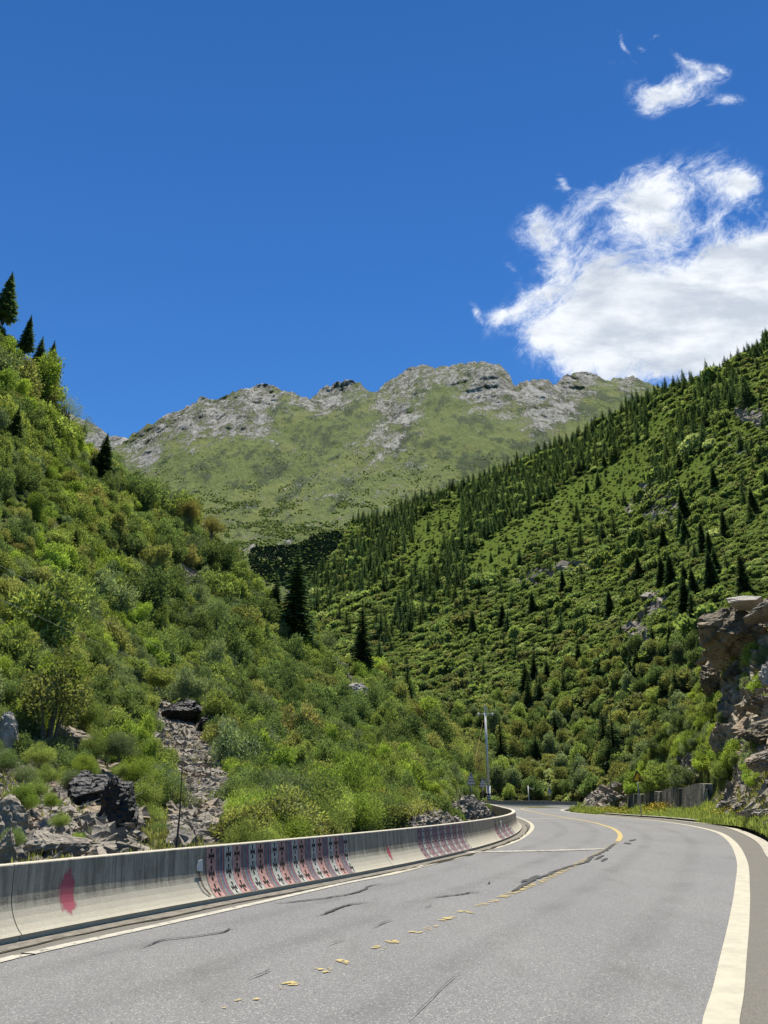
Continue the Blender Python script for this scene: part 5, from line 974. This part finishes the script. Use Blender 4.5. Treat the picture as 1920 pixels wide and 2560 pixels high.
q, nr = sample(PR, 300, lambda px, py, D, rk: mask(meadow, px, py)*1., np.random.default_rng(8)); q = q[thin(q, 10.)][:110]
for w_ in q: trees.append((w_, r_.uniform(3, 7), r_.uniform(1.1, 1.5)))
print('conifers', len(trees))
pos_ = np.array([x[0] for x in trees]); hh = np.array([x[1] for x in trees]); Dt = np.hypot(pos_[:, 0], pos_[:, 1]); tx, ty = proj(pos_)
vis = (tx > -10) & (tx < 1930) & (tx > 640); order = np.argsort(-np.where(vis, hh/Dt, -1))
xr = lambda i: 'in the dense band' if mask(dense, tx[i], ty[i]) else ('on the open meadow' if mask(meadow, tx[i], ty[i]) else 'scattered in the scrub')
for n_, i in enumerate(order[:278]):
    zx = 'near the top right' if tx[i] > 1750 else ('above the warning sign' if tx[i] > 1550 else ('above the far sign' if tx[i] > 1350 else ('above the camera pole' if tx[i] > 1150 else ('right of the dark gully' if tx[i] > 950 else 'beside the dark gully')))); zy = 'high' if ty[i] < 1150 else ('upper middle' if ty[i] < 1350 else ('lower middle' if ty[i] < 1600 else 'low')); g_ = xr(i)+', '+zy+' and '+zx; s = hh[i]/14; px_h = hh[i]/Dt[i]*2100
    lb = 'dark spruce %s' % g_
    if px_h > 75 and Dt[i] < 420: conifer(pos_[i]-np.array([0, 0, .5]), hh[i], lb, C_near[i % 2][0], trees[i][2], 'spruces '+g_)
    else: put(C_far[i % 4] if i % 5 else C_far[3], pos_[i]-np.array([0, 0, .5]), (s*trees[i][2], s*trees[i][2], s), r_.uniform(0, 6.28), 'conifer', lb, 'conifer', 'spruces '+g_, (r_.normal(0, .04), r_.normal(0, .04)))
rest = order[278:]; sc3 = np.stack([hh[rest]/14*np.array([trees[i][2] for i in rest])]*2+[hh[rest]/14], 1)
stuff('conifer_forest', pos_[rest], sc3, rest % 4, protocol('spruce_far', C_far), 'dark conifer forest climbing the right mountainside', 'conifer forest', tilt=.05)
# shrubs / round trees on the right side
def wR(px, py, D, rk):
    me_ = np.maximum(mval(meadow, px, py), openR(px, py))*np.clip(1.25-.9*fbm(np.stack([px/35, py/35, px*0], -1), 1, 3, .6, 81), 0, 1); return (px > 640)*(px < 2150)*(1-.92*me_)*np.where(rk > .3, .3, 1.)*np.minimum(4, (420/D)**1.5)
q, nr = sample(PR, 90000, wR, np.random.default_rng(15)); Dq = np.hypot(q[:, 0], q[:, 1]); k_ = thin(q, np.clip(Dq*.0068, 1.9, 4.2)); q = q[k_]; nrq = nr[k_]; Dq = Dq[k_]; qx, qy = proj(q); inm = mask(meadow, qx, qy)
n = fbm(np.stack([qx/200, qy/200, qx*0], -1), 1, 3, .6, 51); low = np.clip((qy-1550)/300, 0, 1)
sc = np.clip(Dq*.0068, 1.9, 4.2)*r_.lognormal(0, .42, len(q))*np.where(inm, .40, .90)*(1+.2*low); k1 = r_.random(len(q)); idx = np.where(k1 < .45-.25*(n > .55), 0, np.where(k1 < .72, 2, 4)); idx = np.where(r_.random(len(q)) < .5*low, 4, idx); idx = np.where(r_.random(len(q)) < .07, 5, idx); idx = np.where((idx == 4) & (r_.random(len(q)) > .35+.6*low), 3, idx)
print('right shrubs', len(q))
stuff('mountainside_shrubs', q, sc, idx, protocol('scrub_far', SH_far), 'rounded scrub and low trees covering the right mountainside', 'shrub cover', axes=nrq)
# nearer broadleaf trees low on the right side: individuals
T_mid = [(mesh('crown', *(lambda c: (c[0], c[1]))(crown(500+i, 4200, (2.6, 2.6, 3.6), 26, .30, .17, lift=1.6, gap=.4)), fattr={'lv': crown(500+i, 4200, (2.6, 2.6, 3.6), 26, .30, .17, lift=1.6, gap=.4)[2]}), mt) for i, mt in enumerate((L_olive, L_green, L_deep, L_olive, L_grey))]
for me, mt in T_mid: me.materials.append(mt)
T_trunk = [stems(crown(500+i, 50, (2.6, 2.6, 3.6), 26, .3, .17, lift=1.6)[3], .07, i, 9).tube([(0, 0, -1), (0, 0, 1.8), (0, 0, 3.4)], (.16, .12, .06), 6).me('trunk') for i in range(5)]
for me in T_trunk: me.materials.append(M_twig)
q, nr = sample(PR, 2500, lambda px, py, D, rk: (px > 1000)*(px < 1800)*(D < 330)*(py > 1640)*(rk < .3)*1., np.random.default_rng(25)); q = q[thin(q, 4.6)]; Dq = np.hypot(q[:, 0], q[:, 1]); q = q[np.argsort(Dq)[:230]]
tn = ['olive', 'mid green', 'dark green', 'olive', 'grey green']
for i, w_ in enumerate(q):
    j_ = int(r_.integers(0, 5)); s = r_.uniform(.75, 1.35); o = empty('broadleaf_tree', tuple(w_-np.array([0, 0, .4]))); o.scale = (s, s, s*r_.uniform(.9, 1.25)); o.rotation_euler[2] = r_.uniform(0, 6.28)
    ax_, ay_ = proj(w_); zx = 'left of the tall camera pole' if ax_ < 1200 else ('between pole and far sign' if ax_ < 1380 else ('right above the far barrier end' if ax_ < 1550 else 'behind the rocky bank')); zy = 'front row' if ay_ > 1900 else ('middle row' if ay_ > 1780 else 'back row'); tag(o, '%s broadleaf tree, %s of the low wood %s' % (tn[j_], zy, zx), 'tree', tn[j_]+' trees, '+zy+', '+zx)
    for nm, me in (('crown', T_mid[j_][0]), ('trunk', T_trunk[j_])):
        c = bpy.data.objects.new(nm, me); COL.objects.link(c); c.parent = o
# far mountain scrub
def wM(px, py, D, rk): return (py > 1130)*np.clip((py-1100)/250, .03, 1)*(rk < .25)*(px > 250)*(px < 1700)*(fbm(np.stack([px/45, py/16, px*0], -1), 1, 4, .7, 61) > .53)*(.3+1.*(py > 1250))
q, nr = sample(PM, 24000, wM, np.random.default_rng(35)); q = q[thin(q, 3.5)]
stuff('mountain_scrub', q, r_.uniform(1.2, 3.2, len(q)), r_.integers(0, 3, len(q)), protocol('scrub_distant', [shrub_me('shrub_foliage', 240+i, 110, (1, 1, .6), 6, .7, .5, mt) for i, mt in enumerate((L_deep, L_green, L_deep))]), 'dwarf scrub dotting the flanks of the far mountain', 'scrub')
# near black trees painting the shade of the gully below the far mountain
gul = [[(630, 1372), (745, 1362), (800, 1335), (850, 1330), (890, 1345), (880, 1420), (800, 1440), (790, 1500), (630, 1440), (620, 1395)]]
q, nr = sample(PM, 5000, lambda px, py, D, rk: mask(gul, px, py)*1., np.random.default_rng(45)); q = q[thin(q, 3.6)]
L_shd = leafmat('leaf_painted_shade', (.018, .036, .024), (.024, .045, .027), (.03, .052, .03), .1)  # leaf colour darkened to stand in for gully shade
stuff('gully_shade_wood', q, r_.uniform(2.2, 4.2, len(q)), r_.integers(0, 2, len(q)), protocol('scrub_gully_shade', [shrub_me('shrub_foliage', 260+i, 420, (1, 1, .95), 9, .3, .2, L_shd) for i in range(2)]), 'round topped gully trees below the far mountain, near black as painted shade', 'wood')
# ------------------------------------------------------------------ rocks
def slabs(name, q, nr, szf, mat, label, cat='rubble', seed=0, flat=(.25, .6), kind='stuff'):
    r = np.random.default_rng(seed); n = len(q); base = np.array([(a, b, c) for a in (-1, 1) for b in (-1, 1) for c in (-1, 1)], float)*.5
    v = base[None]*np.stack([np.ones(n), r.uniform(.45, .95, n), r.uniform(*flat, n)], 1)[:, None]; v = v+r.normal(0, .13, v.shape)
    a = r.normal(size=(n, 3)); ax = nr+a*.55; ax /= np.linalg.norm(ax, axis=1)[:, None]; tx_ = np.cross(ax, unit(n, r)); tx_ /= np.linalg.norm(tx_, axis=1)[:, None]; ty_ = np.cross(ax, tx_)
    R = np.stack([tx_, ty_, ax], 1); s = szf(n, r) if callable(szf) else szf; v = np.einsum('nij,njk->nik', v*s[:, None, None], R)+q[:, None]
    fb = np.array([(0, 1, 3, 2), (4, 6, 7, 5), (0, 4, 5, 1), (2, 3, 7, 6), (0, 2, 6, 4), (1, 5, 7, 3)]); f = (fb[None]+(np.arange(n)*8)[:, None, None]).reshape(-1, 4)
    # split quads for crisp facets
    o = mk(name, mesh(name, v.reshape(-1, 3), np.concatenate([f[:, :3], f[:, [0, 2, 3]]])), mat); return tag(o, label, cat, kind=kind)
ln = lambda m_, s_: (lambda n, r: np.minimum(r.lognormal(math.log(m_), s_, n), m_*5))
def inq(i): return lambda px, py, D, rk: inpoly(px, py, rockL[i])*1./np.maximum(D, 20)**.5
q, nr = sample(PL, 15000, inq(0), np.random.default_rng(51)); slabs('rock_slide_rubble', q, nr, ln(.13, .7), M_rubble, 'pale broken stone filling the rock slide on the left hillside', seed=1)
q, nr = sample(PL, 4800, inq(1), np.random.default_rng(52)); slabs('scree', q, nr, ln(.10, .7), M_rubble, 'loose scree of flat stones at the lower left', seed=2)
q, nr = sample(PL, 3500, inq(4), np.random.default_rng(58)); slabs('cliff_rubble', q, nr, ln(.14, .8), M_rock, 'grey stone debris around the dark wet cliff', seed=6)
q, nr = sample(PL, 1200, inq(2), np.random.default_rng(53)); slabs('crest_rubble', q, nr, ln(.42, .5), M_rubble, 'pale rocks strewn down the right crest of the spur', seed=3)
q, nr = sample(PL, 260, inq(3), np.random.default_rng(54)); slabs('hillside_rubble', q, nr, ln(.4, .5), M_rubble, 'few pale rocks showing among shrubs high on the left hillside', seed=4)
q, nr = sample(PL, 5200, inq(5), np.random.default_rng(55)); q[:, 2] += .1; slabs('gravel_heap', q, nr, ln(.085, .6), M_rubble, 'loose stones behind the barrier inside the bend', seed=5)
# heap behind barrier
def heap(name, px, py, D, rx, rz, n, label, seed, mat=M_rubble, m_=.10):
    r = np.random.default_rng(seed); c = P(px, py, D); u = unit(n, r); u[:, 2] = np.abs(u[:, 2]); k = r.random(n)**.33
    q = c+np.c_[u[:, 0]*rx*k, u[:, 1]*rx*.8*k, np.maximum(0, (1-np.hypot(u[:, 0], u[:, 1])*k)**.7*rz*(.8+.3*r.random(n)))]
    return slabs(name, q, np.tile([0, 0, 1.], (n, 1)), ln(m_, .55), mat, label, 'rubble heap', seed)
heap('rubble_heap', 1172, 2052, 46, 1.5, 1.2, 3600, 'taller grey rubble heap behind the barrier inside the bend', 61)
heap('rubble_heap', 1085, 2068, 38, 1.5, .6, 2600, 'low grey rubble heap behind the smaller mural', 62)
def boulder(name, c, size, seed, mat, label, rot=(0, 0, 0), cutn=9, parent=None, cat='boulder', rough=.10):
    import bmesh
    bm = bmesh.new(); bmesh.ops.create_icosphere(bm, subdivisions=5, radius=1); me = bpy.data.meshes.new(name); bm.to_mesh(me); bm.free()
    n = len(me.vertices); v = np.zeros(n*3, np.float32); me.vertices.foreach_get('co', v); v = v.reshape(-1, 3).astype(float); r = np.random.default_rng(seed)
    for k in range(cutn):
        d = unit(1, r)[0]; h = r.uniform(.45, .8); e = v@d-h; v -= np.where(e > 0, e, 0)[:, None]*d*.97
    rd = v/np.linalg.norm(v, axis=1)[:, None]; v = v+rd*((fbm(v+seed, 2.2, 6, .6, seed, True)-.5)*rough*2.4)[:, None]+rd*((fbm(v*np.array([1, 1, 4])+seed, 3., 4, .6, seed+9)-.5)*rough*1.2)[:, None]
    lay = v@unit(1, r)[0]*1.+v[:, 2]*.8; li = np.floor(lay*9+2.5*vnoise(v*2., seed)); v = v+rd*((_h(li, li*0, li*0, seed)-.5)*rough*1.1)[:, None]
    v = v*np.array(size)@np.array(Euler(rot).to_matrix()).T; me.vertices.foreach_set('co', v.astype(np.float32).ravel()); me.update()
    o = mk(name, me, mat); o.location = c; return tag(o, label, cat)
boulder('boulder', P(10, 2062, 22), (.75, .6, .75), 71, M_rock, 'grey boulder at the left edge on the scree'); boulder('boulder', P(95, 2105, 20.5), (.55, .5, .33), 72, M_rubble, 'pale flat boulder low on the scree, upper one'); boulder('boulder', P(15, 2128, 18.5), (.3, .3, .4), 73, M_rubble, 'small pale boulder in the bottom left corner of the scree'); boulder('boulder', P(165, 2118, 21), (.7, .45, .3), 74, M_rubble, 'long tilted slab boulder just above the barrier top')
boulder('cliff_face', P(288, 2085, 29), (.72, .8, 1.9), 75, M_wet_shade, 'black wet cliff face shining in the left hollow', cat='cliff', cutn=5); boulder('cliff_face', P(225, 1995, 33), (.8, 1.0, 1.1), 76, M_wet_shade, 'black shaded rock above the wet cliff face', cat='cliff', cutn=6)
boulder('boulder', P(22, 1845, 42), (.55, .6, 1.3), 78, M_white_rock, 'upright pale rock at the left edge under the trees'); boulder('boulder', P(460, 1775, 82), (2.4, 2.2, 1.5), 79, M_wet_shade, 'overhang rock at the top of the rock slide, blackened as painted shadow')  # overhang rock made black to paint the shadow there
boulder('boulder', P(525, 1812, 80), (1.8, 2, 1.5), 80, M_wet_shade, 'dark rock on the right rim of the rock slide'); boulder('boulder', P(475, 1935, 58), (1.2, 1., .6), 81, M_rock, 'jutting grey slab in the middle of the rock slide')
boulder('boulder', P(892, 1738, 135), (2.6, 2, 1.9), 82, M_white_rock, 'pale block below the spur rubble'); boulder('boulder', P(175, 1850, 48), (1.6, 1.2, .9), 83, M_rock, 'grey rock among leaves above the cliff')
# right bank rocks
boulder('overhang_rock', P(1815, 1580, 76), (3.5, 3.8, 2.8), 84, M_brown, 'huge brown overhanging rock at the top right of the bank', rot=(.1, .25, .3), cutn=16, cat='rock', rough=.12)
boulder('slab_rock', P(1860, 1507, 73), (1.7, 2.4, .55), 85, M_white_rock, 'flat pale slab lying on the overhanging rock', rot=(.1, .12, .2), cutn=8, cat='rock', rough=.04)
boulder('slab_rock', P(1925, 1530, 70), (2.4, 2.6, .8), 86, M_rubble, 'grey slab at the right edge beside the pale one', cutn=8, cat='rock')
for i, (x, y, D, s, mt, lb) in enumerate([(1778, 1705, 84, (1.5, 1.6, 1.9), M_brown, 'brown crag corner under the overhang, lowest one'), (1808, 1645, 80, (1.8, 2.0, 1.2), M_bankr, 'tan crag right below the overhang'), (1870, 1625, 77, (2.1, 2.0, 1.1), M_bankr, 'layered tan rock shelf below the pale slab'), (1850, 1680, 77, (1.7, 1.5, 1.0), M_brown, 'brown rock knob in the middle of the crag'),
     (1822, 1855, 68, (1.1, 1.2, 1.35), M_bankr, 'smooth grey brown rock face above the retaining wall end'), (1905, 1765, 62, (1.0, 1.2, .9), M_brown, 'dark jagged rock at the right edge, upper one'), (1900, 1835, 58, (1.2, 1.2, .6), M_brown, 'brown ledge at the right edge'), (1910, 1905, 51, (.9, 1.0, .6), M_rock, 'rounded grey boulder at the right edge above the scree'),
     (1872, 2033, 48, (.8, .6, .18), M_white_rock, 'pale flat stone at the foot of the right scree'), (1908, 2030, 45, (.8, .6, .2), M_white_rock, 'second pale flat stone at the foot of the right scree, at the edge'), (1808, 2010, 60, (.55, .5, .25), M_white_rock, 'pale stone beside the retaining wall end'), (1845, 2018, 54, (.5, .45, .28), M_rubble, 'grey stone between wall end and scree'), (1512, 2000, 96, (1.9, 1.8, 1.3), M_rubble, 'rubble knoll left of the warning sign'), (1918, 1690, 64, (.6, .8, 1.2), M_white_rock, 'white fresh rock face at the right edge')]):
    boulder('rock', P(x, y, D), s, 90+i, mt, lb, rot=(r_.uniform(-.3, .3), r_.uniform(-.3, .3), r_.uniform(0, 3)), cat='rock', rough=.2, cutn=14)
rkB = lambda f: (lambda px, py, D, rk: f(px, py)*1./np.maximum(D, 20)**.5)
q, nr = sample(PB, 13000, rkB(lambda px, py: inpoly(px, py, rockB[0]) & (py > 1860) & (px < 2500)), np.random.default_rng(63)); slabs('bank_scree', q, nr, ln(.15, .75), M_rubble, 'grey slate scree at the foot of the right bank', seed=7)
q, nr = sample(PB, 12000, rkB(lambda px, py: inpoly(px, py, rockB[0]) & (py <= 1860) & (px < 2500)), np.random.default_rng(64)); slabs('crag_rubble', q, nr, ln(.34, .75), M_bankr, 'broken layered rock on the upper right bank', seed=8)
q, nr = sample(PB, 2600, rkB(lambda px, py: inpoly(px, py, rockB[1])), np.random.default_rng(65)); slabs('knoll_rubble', q, nr, ln(.26, .5), M_rubble, 'grey stones covering the knoll left of the warning sign', seed=9)
q, nr = sample(PB, 1200, rkB(lambda px, py: inpoly(px, py, rockB[2])), np.random.default_rng(66)); slabs('wall_top_rubble', q, nr, ln(.28, .5), M_rubble, 'pale stones above the retaining wall', seed=10)
for i in (0, 1, 4, 5, 6):
    q, nr = sample(PR, 700, lambda px, py, D, rk: inpoly(px, py, rockR[i])*1., np.random.default_rng(70+i)); slabs('outcrop', q, nr, ln(1.5, .6), M_rock, ['grey outcrop in the middle of the right mountainside', 'grey outcrop near the right edge high on the mountainside', '', '', 'thin rocky rib below the open meadow', 'grey rock patch left of the roadside overhang', 'small rock patch among spruces on the right'][i], 'outcrop', seed=20+i)
# bank shrubs
def wB(px, py, D, rk): return (rk < .5)*(py < 1985)*(px > 1520)*(px < 2000)*(~inpoly(px, py, [(1540, 1976), (1765, 1945), (1800, 1930), (1800, 2100), (1480, 2100), (1480, 1960)]))*1.
q, nr = sample(PB, 2200, wB, np.random.default_rng(81)); q = q[thin(q, 1.05)]; qx, qy = proj(q); Dq = np.hypot(q[:, 0], q[:, 1])
print('bank shrubs', len(q)); nmB = ['green', 'bright', 'grey', 'deep']
wb_ = lambda x, y: ('low' if y > 1920 else ('halfway up' if y > 1800 else 'high'))+' on the right bank, '+('left of the warning sign' if x < 1590 else ('above the warning sign' if x < 1680 else ('above the retaining wall' if x < 1780 else 'right of the retaining wall')))
sel = np.argsort(Dq)[:95]
for i in sel:
    nm = nmB[int(r_.choice(4, p=[.45, .27, .18, .10]))]; s = r_.uniform(.8, 1.45)*(.75 if Dq[i] < 65 else 1.15)
    put((SH_near if Dq[i] < 50 else SH_mid)[nm][i % 2], q[i]-np.array([0, 0, s*.15]), (s, s, s*.95), r_.uniform(0, 6.28), 'shrub', {'green': 'mid green', 'bright': 'bright yellow green', 'grey': 'grey green', 'deep': 'dark green'}[nm]+' bush '+wb_(qx[i], qy[i]), 'shrub', nm+' bushes '+wb_(qx[i], qy[i]))
rest = np.setdiff1d(np.arange(len(q)), sel)
if len(rest): stuff('bank_shrubs', q[rest], r_.uniform(.9, 1.7, len(rest)), r_.integers(0, 8, len(rest)), protocol('bank_cover', [x for nm in nmB for x in SH_mid[nm]]), 'leafy scrub on the upper part of the right bank', 'shrub cover')
for a in [(1600, 1978, 97, 2.3, 'bright', 'round bright green bush above the left end of the retaining wall'), (1548, 1985, 112, 2.4, 'green', 'bush beside the rubble knoll'), (1645, 1972, 90, 2.1, 'green', 'bush hanging over the retaining wall behind the sign'), (1700, 1955, 84, 1.8, 'grey', 'grey green bush on top of the retaining wall'), (1840, 1915, 66, 1.7, 'bright', 'bright bush right of the retaining wall end'), (1800, 1935, 66, 1.1, 'green', 'bush just above the wall end')]: shrub_at(*a)
# verge grass and flowers
def grassy(name, q, n_b, h, mat, label, seed, wd=.012, flower=None):
    r = np.random.default_rng(seed); n = len(q)*n_b; b = np.repeat(q, n_b, 0)+np.c_[r.normal(0, .09, (n, 2)), np.zeros(n)]; hh_ = h*r.lognormal(0, .35, n)
    az = r.uniform(0, 6.28, n); ln_ = r.uniform(.1, .6, n); tip = b+np.c_[np.cos(az)*ln_*hh_, np.sin(az)*ln_*hh_, hh_]; sd_ = np.c_[-np.sin(az), np.cos(az), 0*az]*(wd*r.uniform(.7, 1.6, n))[:, None]
    mid_ = (b+tip)/2+np.c_[0*az, 0*az, .12*hh_]; v = np.stack([b-sd_, b+sd_, mid_+sd_*.8, tip, mid_-sd_*.8], 1).reshape(-1, 3); f0 = np.arange(n)[:, None]*5
    me = mesh(name, v, [f0+np.array([0, 1, 2, 4]), f0+np.array([4, 2, 3])], fattr={'lv': np.concatenate([r.random(n)]*2)}); return tag(mk(name, me, mat), label, 'grass', kind='stuff')
def wG(px, py, D, rk): return ((py > 2012) | ((D < 66) & (py > 1990)))*(rk < .5)*(px < 2450)*1./np.maximum(D, 30)
q, nr = sample(PB, 9000, wG, np.random.default_rng(91)); grassy('verge_grass', q, 9, .22, L_green, 'tall green grass on the verge below the right bank', 1, .016)
q2, nr = sample(PB, 5000, lambda px, py, D, rk: (rk > .3)*(px < 1960)*(px > 1700)*(fbm(np.stack([px/30, py/30, px*0], -1), 1, 3, .6, 5) > .5)/np.maximum(D, 20)**.5, np.random.default_rng(92)); grassy('bank_grass', q2, 8, .3, L_olive, 'tufts of grass between the rocks of the right bank', 2, .02)
q3, nr = sample(PL, 5000, lambda px, py, D, rk: (px > -60)*(px < 620)*(py > 1800)*(fbm(np.stack([px/40, py/40, px*0], -1), 1, 3, .6, 15) > .5)/np.maximum(D, 20), np.random.default_rng(93)); grassy('slope_grass', q3, 7, .13, L_olive, 'grass tufts between stones low on the left hillside', 3, .016)
M_flow = simple('yellow_petal', (.72, .55, .03), .7, .2, 0, .15, 3)
def flowers(spots, label, seed, n=380, mat=M_flow):
    r = np.random.default_rng(seed); c = []
    for x, y, sx_, sy_, k in spots:
        for _ in range(int(n*k)):
            xx = x+r.normal(0, sx_); yy = y+abs(r.normal(0, sy_)); w_ = hit(PB, xx, min(yy+12, 2050)); c.append(w_+np.array([r.normal(0, .25), r.normal(0, .25), r.uniform(.3, .8)]))
    c = np.array(c); v, f = leaves(c, unit(len(c), r), unit(len(c), r), .12, .09); tag(mk('wild_flowers', mesh('wild_flowers', v, f), mat), label, 'flowers', kind='stuff')
flowers([(1640, 2015, 14, 6, 1.), (1660, 2010, 12, 4, .6), (1520, 2025, 18, 4, .5), (1560, 2025, 16, 4, .4), (1800, 2030, 30, 5, .3), (1620, 2024, 8, 4, .3)], 'yellow wild flowers in the verge near the warning sign', 5)
# dead sapling
o = empty('bare_sapling', tuple(P(440, 2122, 24))); tag(o, 'thin nearly bare dark sapling in front of the rock slide', 'sapling')
mb = MB().tube([(0, 0, -.4), (.02, 0, 1.0), (-.03, 0, 2.25)], (.035, .025, .008), 6); r2 = np.random.default_rng(3)
for k in range(22):
    z = r2.uniform(.7, 2.15); a = r2.uniform(0, 6.28); l = r2.uniform(.2, .55); mb.tube([(0, 0, z), (math.cos(a)*l*.5, math.sin(a)*l*.5, z+.15*l), (math.cos(a)*l, math.sin(a)*l, z+.5*l)], (.008, .006, .002), 4, caps=False)
mb.build('trunk', M_bark, o); v, f, lv, _ = crown(777, 160, (.5, .5, .6), 12, .06, .03, lift=1.2); mk('foliage', mesh('foliage', v, f, fattr={'lv': lv}), L_olive, o)
print('script done', len(bpy.data.objects))
